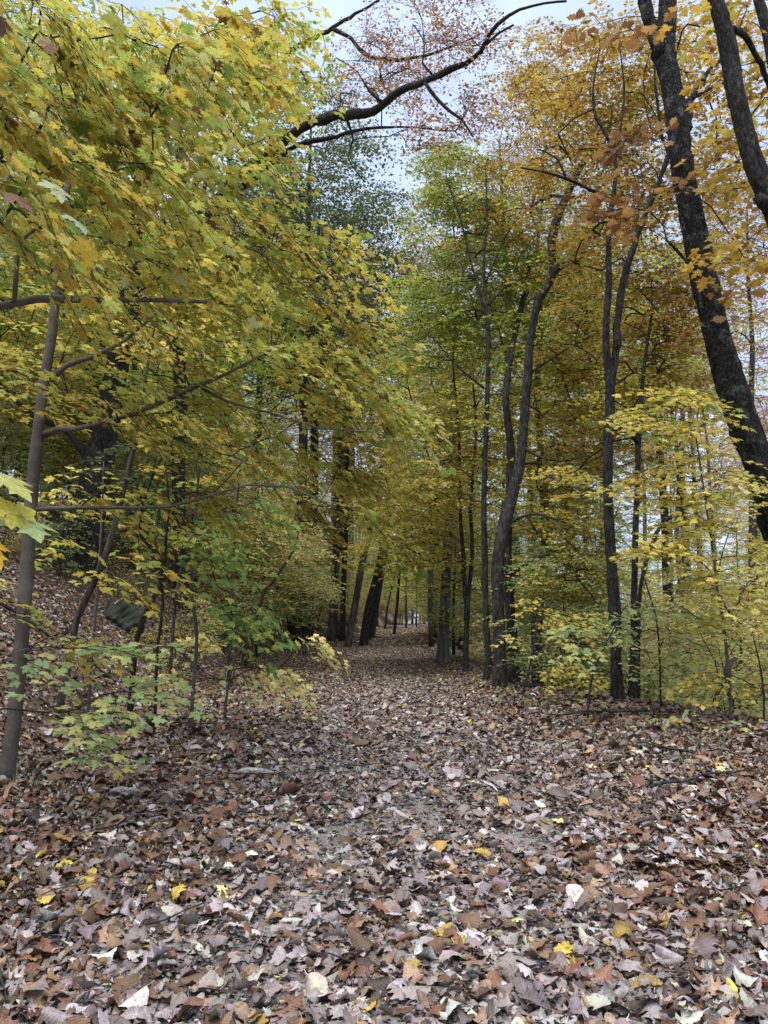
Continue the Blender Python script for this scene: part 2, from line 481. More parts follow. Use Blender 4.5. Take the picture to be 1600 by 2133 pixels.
# ------------------------------------------------------------------ terrain: one sheet
def axis(breaks):
    a = []
    for lo, hi, st in breaks:
        a.append(np.arange(lo, hi, st))
    return np.concatenate(a)
gx = axis([(-600, -60, 30), (-60, -12, 2), (-12, -6, 0.3), (-6, 6, 0.12), (6, 14, 0.35), (14, 60, 2), (60, 601, 30)])
gy = axis([(-300, -10, 20), (-10, 0, 0.6), (0, 12, 0.12), (12, 30, 0.4), (30, 100, 1.5), (100, 300, 10), (300, 901, 50)])
XX, YY = np.meshgrid(gx, gy)
ZZ = ground(XX, YY)
V = np.column_stack([XX.ravel(), YY.ravel(), ZZ.ravel()])
nx, ny = len(gx), len(gy)
i = (np.arange(ny - 1)[:, None] * nx + np.arange(nx - 1)[None]).ravel()
F = np.stack([i, i + 1, i + nx + 1, i + nx], -1)
pw = (ss(0, 0.5, XX - edge_l(YY) - 0.5) * ss(0, 0.5, path_c(YY) + 1.5 - XX + 0.4 * vnoise(XX, YY, 2, 2))).ravel()
t_ = mesh_obj('ground', V, F, M_GROUND, attrs={'path': ('FLOAT_COLOR', np.column_stack([pw, pw, pw, np.ones_like(pw)]))})
tag(t_, kind='structure')

# ------------------------------------------------------------------ palettes (surface colours of the leaves)
PAL = {
    'yellow':  [((0.74, 0.60, 0.12), 5), ((0.64, 0.62, 0.13), 3), ((0.76, 0.54, 0.10), 2), ((0.36, 0.47, 0.10), 1.6), ((0.80, 0.70, 0.25), 1.2), ((0.14, 0.065, 0.03), 0.2)],
    'nearyel': [((0.62, 0.53, 0.10), 4.5), ((0.56, 0.41, 0.07), 2.6), ((0.42, 0.48, 0.10), 3.6), ((0.25, 0.37, 0.08), 1.8), ((0.60, 0.62, 0.28), 0.5), ((0.15, 0.065, 0.03), 0.55)],
    'green':   [((0.20, 0.36, 0.08), 4), ((0.32, 0.45, 0.09), 3), ((0.55, 0.55, 0.12), 1.2), ((0.13, 0.26, 0.08), 1)],
    'greenyel': [((0.34, 0.50, 0.08), 4), ((0.52, 0.58, 0.10), 3), ((0.72, 0.62, 0.11), 3), ((0.22, 0.38, 0.08), 1.3)],
    'palegreen': [((0.38, 0.50, 0.20), 4), ((0.56, 0.60, 0.22), 3), ((0.28, 0.42, 0.18), 2), ((0.68, 0.62, 0.20), 1.5)],
    'gold':    [((0.52, 0.325, 0.05), 5), ((0.58, 0.43, 0.07), 4), ((0.42, 0.23, 0.05), 3), ((0.27, 0.125, 0.045), 1.6), ((0.48, 0.48, 0.10), 1.8)],
    'orange':  [((0.66, 0.34, 0.08), 4), ((0.72, 0.45, 0.09), 3), ((0.46, 0.20, 0.07), 2)],
    'rust':    [((0.40, 0.19, 0.10), 4), ((0.48, 0.27, 0.14), 3), ((0.27, 0.12, 0.08), 2), ((0.55, 0.34, 0.15), 1)],
    'maroon':  [((0.17, 0.055, 0.045), 4), ((0.26, 0.10, 0.05), 2), ((0.38, 0.19, 0.07), 1)],
    'darkgreen': [((0.08, 0.12, 0.05), 4), ((0.13, 0.17, 0.06), 3), ((0.28, 0.24, 0.08), 1)],
    'brown':   [((0.30, 0.15, 0.055), 4), ((0.40, 0.23, 0.08), 3), ((0.18, 0.08, 0.04), 2)],
    'lightyel': [((0.82, 0.72, 0.27), 4), ((0.68, 0.66, 0.28), 3), ((0.80, 0.62, 0.20), 3), ((0.48, 0.54, 0.20), 1.5)],
}
def pal_pick(name, n, rg):
    cs = np.array([c for c, _ in PAL[name]]); ws = np.array([q for _, q in PAL[name]], float)
    return cs[rg.choice(len(cs), n, p=ws / ws.sum())]

# ------------------------------------------------------------------ trees
def grow(nodes, dirs, rad, targets, rg, seg=0.35, tip=0.0028, arch=0.12, maxr=0.05):
    """connect every target to the nearest point of the growing tree: returns segments and tips"""
    n0 = len(nodes)
    cap_ = n0 + len(targets) * 40
    P_ = np.zeros((cap_, 3)); D_ = np.zeros((cap_, 3)); par = np.full(cap_, -1)
    P_[:n0] = nodes; D_[:n0] = dirs
    n = n0
    if len(targets):
        dmin = np.linalg.norm(targets[:, None] - nodes[None, ::max(1, n0 // 40)], axis=2).min(1)
        targets = targets[np.argsort(dmin)]
    tips = []
    for t in targets:
        dv = t - P_[:n]; d = np.linalg.norm(dv, axis=1) + 1e-6
        cost = d * (1 + 0.9 * np.clip(-dv[:, 2] / d, 0, 1)) * (1 + 0.25 * np.clip(-(dv * D_[:n]).sum(1) / d, 0, 1))
        j = int(np.argmin(cost)); Ld = d[j]
        k = int(min(30, max(2, math.ceil(Ld / seg))))
        p0 = P_[j]
        c = p0 + (t - p0) * 0.45 + D_[j] * Ld * 0.12 + np.array([0, 0, arch]) * Ld + rg.normal(0, 0.07, 3) * Ld
        prev = j
        for s in range(1, k + 1):
            u = s / k
            p = (1 - u) ** 2 * p0 + 2 * u * (1 - u) * c + u * u * t
            if s < k: p = p + rg.normal(0, 0.012, 3) * min(1, Ld)
            P_[n] = p; D_[n] = norm(p - P_[prev]); par[n] = prev
            prev = n; n += 1
        tips.append(n - 1)
    P_ = P_[:n]; D_ = D_[:n]; par = par[:n]
    acc = np.zeros(n)
    for i in tips: acc[i] += tip ** 2.4
    for i in range(n - 1, n0 - 1, -1):
        if acc[i] == 0: acc[i] = tip ** 2.4
        acc[par[i]] += acc[i]
    R_ = np.minimum(np.maximum(acc, 1e-12) ** (1 / 2.4), maxr)
    R_[:n0] = rad
    for i in range(n0, n):
        q = par[i]
        R_[i] = min(R_[i], R_[q] * (0.6 if q < n0 else 1.0))
    idx = np.arange(n0, n)
    if len(idx):
        ra = np.where(par[idx] < n0, R_[idx] * 1.05, R_[par[idx]])
        ra = np.minimum(ra, R_[idx] * 1.6)
        tb = segs(P_[par[idx]], P_[idx], ra, R_[idx] * 0.98, 5)
    else:
        tb = None
    return tb, P_[tips], D_[tips]

def spray(T, D, rg, leaf, size, pal, plane, nt_=3, npair=4, length=0.42, droop=0.35, jit=0.32, fan=0.6, twig_r=0.0016, colgroup=0.55, out_from=None):
    """leafy twigs round every tip; T (n,3) tips, D directions. returns (leaves, twig segments)"""
    n = len(T)
    plane = norm(np.asarray(plane, float))
    Pn = norm(plane[None] + rg.normal(0, 0.14, (n, 3)))
    H = D.copy()
    if out_from is not None:
        o = T - out_from; o[:, 2] = 0
        H = norm(H) * 0.5 + norm(o) * 0.8
    H = H + rg.normal(0, 0.35, (n, 3))
    H = norm(H - (H * Pn).sum(1, keepdims=True) * Pn)
    S_ = np.cross(Pn, H)
    ang = (np.arange(nt_) - (nt_ - 1) / 2) * fan
    ang = ang[None] + rg.normal(0, 0.18, (n, nt_))
    d = H[:, None] * np.cos(ang)[..., None] + S_[:, None] * np.sin(ang)[..., None]            # n,nt,3
    ln = length * rg.uniform(0.6, 1.25, (n, nt_))
    side = np.cross(np.broadcast_to(Pn[:, None], d.shape), d)
    down = np.array([0, 0, -1.0])
    tw = []; O = []; A = []
    prev = np.broadcast_to(T[:, None], d.shape)
    for k in range(1, npair + 1):
        u = k / npair
        p = T[:, None] + d * (ln * u)[..., None] + down * (droop * ln * u * u)[..., None] + rg.normal(0, 0.006, d.shape)
        tw.append((prev.reshape(-1, 3).copy(), p.reshape(-1, 3).copy()))
        prev = p
        for sg in (-1, 1):
            a = d * rg.uniform(0.3, 0.75, (n, nt_, 1)) + side * sg * rg.uniform(0.6, 1.0, (n, nt_, 1)) + down * droop * rg.uniform(0.0, 1.1, (n, nt_, 1))
            O.append((p + side * sg * 0.012).reshape(-1, 3)); A.append(a.reshape(-1, 3))
        if k == npair:
            O.append(p.reshape(-1, 3)); A.append((d + down * droop * 0.6).reshape(-1, 3))
    per = len(O)
    O = np.stack(O, 1).reshape(-1, 3); A = np.stack(A, 1).reshape(-1, 3)        # (n*nt, per) order
    m = len(O)
    A = norm(A + rg.normal(0, 0.16, (m, 3)))
    O = O + A * size * 0.25
    NN = np.repeat(Pn, nt_ * per, 0) + rg.normal(0, jit, (m, 3))
    base = np.repeat(pal_pick(pal, n, rg), nt_ * per, 0)
    own = pal_pick(pal, m, rg)
    fac = rg.uniform(0, 1, (m, 1)) < colgroup
    C = np.where(fac, base * 0.75 + own * 0.25, own) * rg.uniform(0.75, 1.2, (m, 1))
    sz = size * rg.uniform(0.6, 1.2, m)
    keep = rg.uniform(0, 1, m) < 0.88
    lv = leaves(leaf, O[keep], A[keep], NN[keep], sz[keep], C[keep])
    ta = np.vstack([a for a, _ in tw]); tb = np.vstack([b for _, b in tw])
    r = np.full(len(ta), twig_r)
    return lv, segs(ta, tb, r * 1.1, r * 0.8, 3)

def cluster_points(cl, rg, scale=1.0, back=0.0):
    pts = []
    for (px, py, Y, rx, ry, rY, cnt) in cl:
        Y = Y + back * rY
        cnt = max(1, int(round(cnt * scale)))
        k = 0
        while k < cnt:
            v = rg.uniform(-1, 1, 3)
            if (v ** 2).sum() > 1: continue
            pts.append(P(px + v[0] * rx, py + v[1] * ry, Y + v[2] * rY)); k += 1
    return np.array(pts) if pts else np.zeros((0, 3))

def trace(pts, Y, ws=1.0):
    """pixel trace (px, py, width[, dy]) to 3-D rows (x,y,z,r) at depth Y"""
    rows = []
    for q in pts:
        dy = q[3] if len(q) > 3 else 0
        p = P(q[0], q[1], Y + dy)
        dist = np.dot(p - [0, 0, CAM_H], [0, cos(PITCH), sin(PITCH)])
        rows.append((*p, 0.5 * ws * q[2] / FPX * dist))
    return rows

def traced_tree(name, label, cat, bark, Y, trunk, limbs=(), clusters=(), fol=(), seed=0, sides=18, rough=0.07, knots=3, flare=0.2,
                world_base=None, step=0.14, group=None, tip=0.0028, seg=0.3, maxr=0.05, arch=0.10, lower=True, extra_leaves=None, dens=1.0, ws=0.68):
    """fol: list of dict(clusters, leaf, size, pal, plane, ...)"""
    rg = np.random.default_rng(seed)
    rows = trace(trunk, Y, ws) if world_base is None else list(world_base)
    b = rows[0]
    gz = float(ground(b[0], b[1]))
    if lower:
        if b[2] > gz + 0.05:
            dirv = np.array(rows[0][:3]) - np.array(rows[1][:3]); dirv = dirv / (abs(dirv[2]) + 1e-6)
            q = np.array(b[:3]) + dirv * (b[2] - gz) * np.array([0.6, 0.6, 1])
            rows.insert(0, (q[0], q[1], float(ground(q[0], q[1])) - 0.08, b[3] * 1.12))
        else:
            rows[0] = (b[0], b[1], gz - 0.08, b[3])
    base = (rows[0][0], rows[0][1], float(ground(rows[0][0], rows[0][1])))
    root = empty(name, base)
    tag(root, label, cat, group)
    main = smooth_path(rows, step)
    V, F = join([tube(main, sides, rough, seed, knots, flare)])
    mesh_obj('trunk', V, F, bark, root, loc=base)
    nodes = [main[:, :3]]; rads = [main[:, 3]]
    lt = []
    for k, lm in enumerate(limbs):
        r_ = smooth_path(trace(lm, Y, ws ** 0.5), step)
        r_[1:, :3] += rg.normal(0, 0.22, (len(r_) - 1, 3)) * r_[1:, 3:4]
        r_[:, 3] *= 1 + 0.10 * np.sin(np.arange(len(r_)) * rg.uniform(0.6, 1.4))
        a_ = max(8, sides - 8)
        lt.append(tube(r_, a_, rough, seed + k + 1, 1 if len(r_) > 4 else 0))
        nodes.append(r_[:, :3]); rads.append(r_[:, 3])
    dirs = np.vstack([norm(np.gradient(a, axis=0)) for a in nodes])
    nodes = np.vstack(nodes); rads = np.concatenate(rads)
    if lt:
        for q in lt:
            V, F = join([q])
            mesh_obj('limb', V, F, bark, root, loc=base)
    lvs = []; tw = []
    for f in fol:
        T = cluster_points(f['clusters'], rg, dens, f.get('back', 0))
        ok = T[:, 2] > ground(T[:, 0], T[:, 1]) + 0.12
        T = T[ok]
        if not len(T): continue
        m = np.ones(len(nodes), bool)
        if main[:, 2].max() - base[2] > 2.0:
            m = nodes[:, 2] > base[2] + 0.3
        tb, tp, td = grow(nodes[m], dirs[m], rads[m], T, rg, seg, tip, arch, maxr)
        if tb is not None: tw.append(tb)
        o_ = np.array([base[0], base[1], 0])
        kw = {k: f[k] for k in ('nt_', 'npair', 'length', 'droop', 'jit', 'fan', 'colgroup', 'twig_r') if k in f}
        lv, t2 = spray(tp, td, rg, f['leaf'], f['size'] * f.get('lscale', 1.0), f['pal'], f.get('plane', (0, 0, 1)), out_from=o_, **kw)
        lvs.append(lv); tw.append(t2)
    if extra_leaves is not None:
        lv, t2 = extra_leaves(rg); lvs.append(lv)
        if t2 is not None: tw.append(t2)
    if tw:
        V, F = join(tw)
        mesh_obj('branches', V, F, M_TWIG, root, loc=base)
    if lvs:
        V, F, at = cat_leaves(lvs)
        mesh_obj('crown', V, F, M_LEAF, root, attrs=at, smooth=False, loc=base)
    return root

SLANT = (0.42, 0.05, 1)            # left-hand foliage plates slope down towards the open path
# ---- left side -----------------------------------------------------------
def near_spray(rg):
    # the close leaves hanging at the left edge of the picture
    it = [(-8, 985, 1.25, 110, 1060, 1.22, 0.085, (0.50, 0.52, 0.16)), (10, 1075, 1.22, 90, 1055, 1.30, 0.075, (0.62, 0.55, 0.10)),
          (40, 1075, 1.28, 145, 1165, 1.16, 0.095, (0.36, 0.47, 0.20)), (20, 1060, 1.32, 100, 1105, 1.34, 0.07, (0.42, 0.50, 0.18)),
          (-45, 1110, 1.2, 15, 1185, 1.17, 0.08, (0.66, 0.42, 0.035)), (-30, 1040, 1.3, 30, 1080, 1.3, 0.07, (0.60, 0.50, 0.10)),
          (110, 380, 1.9, 140, 430, 1.85, 0.09, (0.50, 0.55, 0.30)), (150, 450, 1.85, 215, 515, 1.8, 0.08, (0.40, 0.52, 0.34)),
          (180, 500, 1.95, 185, 570, 1.95, 0.095, (0.60, 0.42, 0.03)), (20, 40, 1.9, 70, 80, 1.85, 0.10, (0.22, 0.36, 0.05)),
          (0, 30, 2.0, 8, 90, 2.0, 0.07, (0.14, 0.07, 0.03)), (95, 80, 2.1, 120, 130, 2.1, 0.06, (0.34, 0.20, 0.12)),
          (20, 400, 2.0, 60, 430, 2.0, 0.09, (0.20, 0.10, 0.05)), (240, 30, 2.3, 255, 95, 2.3, 0.11, (0.50, 0.48, 0.05))]
    O = np.array([P(a, b, c) for a, b, c, *_ in it]); E = np.array([P(d, e, f) for _, _, _, d, e, f, *_ in it])
    S = np.array([q[6] for q in it]); C = np.array([q[7] for q in it])
    Nn = np.array([[0.5, -0.35, 0.9]] * len(it)) + rg.normal(0, 0.25, (len(it), 3))
    lv = leaves('maple', O, E - O, Nn, S, C, curl=np.full(len(it), 1.3))
    tws = [P(-300, 880, 1.7), P(-160, 960, 1.4), P(-60, 1010, 1.28), P(20, 1065, 1.25)]
    A = np.array(tws[:-1]); B = np.array(tws[1:])
    A2 = np.array([tws[2], tws[3], tws[3], tws[2], tws[2]]); B2 = O[:5]
    return lv, segs(np.vstack([A, A2]), np.vstack([B, B2]), np.array([0.005, 0.004, 0.003] + [0.0012] * 5), np.array([0.004, 0.003, 0.002] + [0.001] * 5), 5)

nb = [(-2.75, 2.35, float(ground(-2.75, 2.35)) - 0.1, 0.075), (-2.65, 2.4, 1.5, 0.06), (-2.5, 2.5, 2.6, 0.05), (-2.35, 2.5, 3.6, 0.04), (-2.2, 2.6, 4.6, 0.028)]
traced_tree('maple_tree', 'maple just outside the left edge, its close yellow leaves hanging into the upper left corner', 'tree', M_BARK_SMOOTH, 2.5, None, world_base=nb,
    limbs=[[(-260, 760, 34, 0.0), (-120, 660, 26, 0.2), (0, 637, 19, 0.5), (75, 622, 17, 0.7), (200, 624, 13, 0.9), (340, 625, 10, 1.1), (480, 632, 6, 1.4)],
           [(30, 628, 10, 0.55), (33, 570, 9, 0.55), (38, 505, 8, 0.55), (70, 480, 6, 0.6), (130, 462, 4, 0.7)],
           [(-200, 350, 22, 0.0), (-60, 300, 15, 0.3), (60, 330, 10, 0.5), (200, 370, 7, 0.8)]],
    fol=[dict(clusters=[(40, 120, 2.6, 150, 160, 0.5, 24), (200, 330, 3.0, 230, 130, 0.5, 22), (40, 420, 2.6, 120, 110, 0.4, 10), (300, 120, 3.2, 190, 140, 0.4, 22), (260, 520, 3.3, 180, 70, 0.3, 8)],
              leaf='maple', size=0.058, pal='nearyel', plane=SLANT, nt_=4, npair=6, length=0.36, droop=0.4)],
    seed=11, ws=1.0, sides=14, extra_leaves=near_spray, dens=0.66)

traced_tree('maple_tree', 'smooth grey young maple with spreading branches at the left edge of the path', 'tree', M_BARK_SMOOTH, 4.5,
    [(8, 1612, 52), (30, 1500, 42), (52, 1250, 41), (62, 1080, 39), (75, 950, 34), (88, 820, 31), (108, 700, 29), (120, 580, 24), (132, 450, 20), (150, 330, 16), (160, 200, 13), (175, 60, 9)],
    limbs=[[(92, 905, 20), (120, 895, 15, 0), (200, 885, 12, -0.1), (300, 853, 11, -0.2), (400, 810, 10, -0.3), (480, 775, 8, -0.4), (565, 730, 6, -0.5)],
           [(104, 790, 18), (140, 762, 13, 0), (200, 740, 11, 0.1), (260, 710, 8, 0.2), (330, 650, 6, 0.3)],
           [(60, 1062, 14), (120, 1058, 10, 0), (220, 1058, 9, -0.1), (350, 1056, 8, -0.2), (440, 1030, 7, -0.3), (520, 1010, 6, -0.3), (600, 1014, 5, -0.4), (700, 1060, 3, -0.4)],
           [(118, 620, 14), (180, 540, 10, 0.1), (260, 470, 8, 0.2), (330, 380, 6, 0.3), (400, 300, 4, 0.3)],
           [(420, 808, 8, -0.3), (470, 835, 6, -0.3), (560, 860, 5, -0.4), (660, 890, 4, -0.4), (780, 900, 3, -0.5)],
           [(150, 330, 12), (240, 250, 9, 0.1), (380, 180, 7, 0.2), (500, 160, 5, 0.3), (640, 175, 3, 0.3)],
           [(135, 430, 12), (230, 420, 9, 0), (360, 440, 7, -0.1), (500, 500, 5, -0.2), (640, 600, 4, -0.3), (740, 700, 3, -0.3)]],
    fol=[dict(clusters=[(370, 300, 4.5, 205, 230, 0.8, 62), (500, 100, 4.9, 130, 100, 0.6, 28), (330, 560, 4.4, 280, 110, 0.7, 34), (580, 560, 4.5, 180, 140, 0.7, 36),
                        (715, 740, 4.6, 95, 120, 0.6, 21), (560, 790, 4.6, 200, 90, 0.7, 21), (230, 800, 4.5, 220, 100, 0.7, 24), (790, 860, 4.6, 50, 70, 0.4, 9),
                        (620, 950, 4.8, 190, 60, 0.6, 24), (300, 1040, 4.6, 230, 50, 0.4, 12), (700, 1050, 4.8, 100, 40, 0.4, 8), (120, 1290, 4.35, 110, 110, 0.25, 5)],
              leaf='maple', size=0.053, pal='nearyel', plane=SLANT, nt_=5, npair=6, length=0.38, droop=0.35, jit=0.28)],
    seed=12, sides=22, rough=0.05, knots=9, flare=0.3, dens=0.6)

traced_tree('maple_sapling', 'low green and yellow maple shoot spreading over the litter below the smooth grey maple', 'sapling', M_BARK_SMOOTH, 3.7,
    [(-150, 1640, 14), (-120, 1500, 11), (-60, 1420, 9), (0, 1370, 6), (60, 1350, 4)],
    fol=[dict(clusters=[(180, 1350, 3.9, 80, 16, 0.3, 3), (30, 1370, 3.8, 70, 14, 0.2, 1), (230, 1440, 3.8, 50, 10, 0.2, 2), (90, 1480, 3.7, 90, 10, 0.2, 2), (170, 1545, 3.8, 70, 12, 0.2, 2)],
              leaf='maple', size=0.066, pal='palegreen', plane=(0.12, -0.16, 1), nt_=3, npair=4, length=0.27, droop=0.15, jit=0.2)],
    seed=13, sides=10, flare=0.1)

traced_tree('leaning_tree', 'slender bare stem leaning right on the bank, right of the smooth grey maple', 'tree', M_BARK_GREY, 6.0,
    [(118, 1478, 22), (140, 1400, 19), (160, 1290, 20), (190, 1225, 22), (222, 1150, 20), (248, 1060, 17), (272, 960, 15), (290, 895, 13), (330, 868, 9), (380, 850, 6)],
    limbs=[[(285, 900, 11), (300, 830, 8), (310, 740, 6), (330, 640, 4)]],
    fol=[dict(clusters=[(350, 860, 6.0, 130, 60, 0.5, 14), (320, 700, 6.0, 120, 100, 0.5, 16), (230, 1180, 5.9, 100, 60, 0.3, 5), (120, 1180, 5.9, 100, 60, 0.3, 4)],
              leaf='maple_mid', size=0.075, pal='yellow', plane=SLANT, nt_=3, npair=4, length=0.36)],
    seed=14, sides=14, knots=5, flare=0.2)

traced_tree('crooked_tree', 'small crooked dark stem zigzagging up the bank beside the mossy boulder', 'tree', M_BARK_DARK, 6.4,
    [(278, 1392, 17), (284, 1340, 13), (296, 1290, 15), (318, 1250, 15), (338, 1210, 14), (346, 1186, 13), (330, 1155, 11), (300, 1128, 11), (291, 1105, 10), (298, 1050, 9), (283, 1000, 7), (262, 960, 5)],
    limbs=[[(340, 1190, 11), (355, 1184, 8), (366, 1176, 6)], [(298, 1055, 6), (318, 990, 5), (345, 940, 4), (352, 880, 3)], [(340, 1200, 8), (344, 1140, 6), (352, 1060, 5), (345, 960, 4)]],
    fol=[dict(clusters=[(330, 960, 6.4, 110, 80, 0.4, 12), (430, 900, 6.4, 90, 60, 0.4, 8)], leaf='oval', size=0.05, pal='darkgreen', nt_=4, npair=5, length=0.3, jit=0.6)],
    seed=15, sides=14, rough=0.12, knots=6, flare=0.4)
traced_tree('crooked_sapling', 'thin dark crooked stem standing just right of the zigzag one on the bank', 'sapling', M_BARK_DARK, 6.2,
    [(325, 1442, 10), (328, 1350, 9), (340, 1260, 9), (334, 1200, 8), (346, 1120, 6), (352, 1050, 5)], seed=16, sides=10, knots=3, flare=0.2,
    fol=[dict(clusters=[(380, 1120, 6.2, 60, 50, 0.3, 4)], leaf='maple_mid', size=0.07, pal='greenyel')])
traced_tree('young_sapling', 'thin pale straight stem in front of the boulder on the bank', 'sapling', M_BARK_PALE, 6.3,
    [(193, 1345, 9), (203, 1230, 8), (209, 1130, 7), (214, 1040, 5), (216, 960, 3)], seed=17, sides=8, knots=0, flare=0.1,
    fol=[dict(clusters=[(220, 1010, 6.3, 70, 60, 0.3, 5)], leaf='maple_mid', size=0.07, pal='yellow')])

traced_tree('oak_tree', 'very thick dark trunk leaning right at the top of the left bank', 'tree', M_BARK_DARK, 10.5,
    [(150, 1185, 105), (168, 1120, 96), (190, 1030, 84), (208, 960, 76), (232, 840, 64), (256, 700, 54), (276, 560, 42), (290, 400, 32), (296, 280, 26), (300, 150, 20)],
    limbs=[[(262, 680, 26), (330, 560, 20), (400, 470, 14), (430, 380, 10)], [(205, 980, 22), (140, 900, 16), (60, 860, 12), (0, 800, 8)]],
    fol=[dict(clusters=[(300, 500, 10.5, 260, 250, 2, 80), (80, 700, 10, 160, 200, 2, 50), (250, 150, 10.5, 250, 150, 2, 60)], leaf='maple_mid', size=0.085, pal='yellow', plane=(0.25, 0, 1), nt_=4, npair=5, length=0.5)],
    seed=18, ws=0.74, sides=32, rough=0.10, knots=5, flare=0.5, step=0.1)

traced_tree('oak_tree', 'tall dark oak far up the left bank whose long limb crosses the open sky', 'tree', M_BARK_DARK, 13.5,
    [(378, 1180, 46), (372, 1000, 44), (376, 860, 42), (372, 700, 40), (376, 560, 36), (384, 430, 33), (374, 330, 30), (372, 200, 24), (380, 60, 18)],
    limbs=[[(380, 640, 26), (398, 560, 22), (440, 440, 22), (490, 375, 25, -0.3), (560, 318, 27, -0.6), (640, 258, 26, -1.0), (705, 240, 27, -1.4), (760, 238, 23, -1.8), (808, 212, 22, -2.1), (835, 190, 18, -2.3), (890, 168, 18, -2.6), (950, 140, 16, -3.0), (1002, 108, 14, -3.3), (1020, 70, 12, -3.5), (1060, 32, 9, -3.7), (1110, 12, 7, -3.8), (1180, 2, 5, -4)],
           [(430, 470, 20), (500, 395, 17, -0.2), (560, 345, 14, -0.4), (620, 303, 13, -0.6), (700, 285, 11, -0.8), (760, 268, 8, -1), (830, 264, 6, -1.2), (900, 268, 4, -1.4)],
           [(885, 172, 10, -2.6), (905, 200, 9, -2.6), (940, 235, 8, -2.7), (962, 248, 7, -2.7), (985, 285, 5, -2.8)],
           [(1006, 100, 8, -3.3), (1040, 68, 6, -3.4), (1070, 52, 5, -3.5)],
           [(800, 214, 8, -2.1), (770, 190, 6, -2.1), (745, 150, 4, -2.1), (700, 120, 3, -2)], [(905, 160, 7, -2.7), (880, 130, 5, -2.7), (885, 90, 4, -2.7), (860, 50, 3, -2.6)], [(720, 240, 8, -1.5), (735, 290, 6, -1.5), (725, 330, 4, -1.4), (760, 380, 3, -1.4)],
           [(690, 60, 11, 0.5), (730, 80, 10, 0.4), (760, 112, 11, 0.3), (800, 124, 11, 0.2), (850, 122, 9, 0), (890, 115, 7, 0), (960, 90, 5, 0), (1000, 72, 4, 0)],
           [(384, 430, 20), (460, 280, 15, 0), (560, 140, 13, 0.3), (690, 60, 11, 0.5), (740, 30, 8, 0.5), (790, 0, 6, 0.5)]],
    fol=[dict(clusters=[(840, 90, 13, 130, 110, 2, 60), (800, 180, 12.5, 150, 70, 1.5, 40), (960, 70, 10.5, 90, 70, 1, 26), (880, 290, 11.5, 80, 40, 1, 18), (960, 230, 11, 40, 60, 0.7, 14)],
              leaf='oval', size=0.065, pal='rust', plane=(0, 0, 1), nt_=3, npair=4, length=0.5, jit=0.7, droop=0.1, twig_r=0.003, fan=0.9),
         dict(clusters=[(600, 120, 14, 110, 90, 1.5, 12), (420, 200, 13.5, 250, 200, 2, 70), (480, 640, 13.5, 200, 150, 2, 60)], leaf='maple_mid', size=0.09, pal='greenyel', nt_=4, npair=5, length=0.5)],
    seed=19, ws=0.6, sides=26, rough=0.1, knots=5, step=0.14, tip=0.004, seg=0.45)

for k, (px, py, lab, tr, pal, cl) in enumerate([
    (478, 1430, 'thin straight stem under the green maple sprays left of the path', [(476, 1440, 11), (479, 1330, 10), (484, 1220, 9), (490, 1100, 7), (500, 980, 5)], 'yellow', [(490, 1020, 8.6, 90, 100, 0.6, 22)]),
    (510, 1390, 'grey stem curving right to a fork in the pale leaves left of the path', [(510, 1385, 11), (522, 1330, 11), (545, 1250, 11), (548, 1235, 11), (568, 1213, 10), (590, 1180, 8), (612, 1145, 7), (622, 1110, 4)], 'lightyel', [(600, 1120, 9.5, 90, 60, 0.6, 16)]),
    (360, 1420, 'thin grey stem bowing right through the green leaves on the bank', [(352, 1420, 9), (362, 1300, 9), (372, 1210, 9), (392, 1140, 8), (420, 1100, 6), (430, 1080, 4)], 'green', [(420, 1100, 7.2, 70, 50, 0.4, 7)]),
    (505, 1340, 'forked dark sapling among the pale green leaves beyond the crooked tree', [(480, 1345, 12), (488, 1270, 11), (494, 1180, 11), (502, 1105, 10), (490, 1070, 7), (478, 1040, 4)], 'palegreen', [(520, 1080, 11, 80, 60, 0.6, 20)]),
    ]):
    g = G(px, py)
    traced_tree('sapling', lab, 'sapling', M_BARK_MID, g[1], tr, fol=[dict(clusters=[(a, b, g[1], d, e, f, n) for a, b, c, d, e, f, n in cl], leaf='maple_mid', size=0.07, pal=pal, nt_=3, npair=4, length=0.34, plane=(0.2, -0.1, 1))], seed=30 + k, sides=10, knots=3, flare=0.2)

traced_tree('green_maple', 'young maple with fresh green drooping leaves left of the path', 'tree', M_BARK_SMOOTH, 6.6,
    [(402, 1440, 12), (410, 1330, 11), (398, 1220, 10), (405, 1120, 9), (410, 1030, 8), (420, 940, 6)],
    limbs=[[(406, 1130, 6), (460, 1060, 5, -0.2), (540, 1060, 4, -0.3), (590, 1100, 3, -0.4)], [(400, 1230, 6), (450, 1220, 5, -0.2), (520, 1260, 4, -0.3), (570, 1300, 2, -0.4)]],
    fol=[dict(clusters=[(500, 1050, 6.5, 75, 30, 0.4, 9), (440, 1140, 6.5, 70, 35, 0.4, 7), (510, 1270, 6.4, 65, 22, 0.4, 8), (350, 1040, 6.6, 60, 40, 0.3, 3)],
              leaf='maple_mid', size=0.075, pal='green', plane=(0.55, -0.15, 1), nt_=3, npair=4, length=0.34, droop=0.5)],
    seed=41, sides=10, flare=0.2)
traced_tree('maple_sapling', 'pale yellow maple sapling reaching low over the left side of the path', 'sapling', M_BARK_SMOOTH, 7.2,
    [(470, 1470, 9), (476, 1420, 8), (490, 1370, 7), (510, 1340, 5)],
    fol=[dict(clusters=[(545, 1392, 7.1, 60, 12, 0.3, 7), (640, 1340, 8.2, 40, 12, 0.4, 4), (440, 1345, 7.2, 50, 12, 0.3, 3), (400, 1415, 6.9, 45, 12, 0.3, 3)],
              leaf='maple_mid', size=0.07, pal='lightyel', plane=(0.45, -0.2, 1), nt_=3, npair=4, length=0.3, droop=0.5)],
    seed=42, sides=8, flare=0.2)

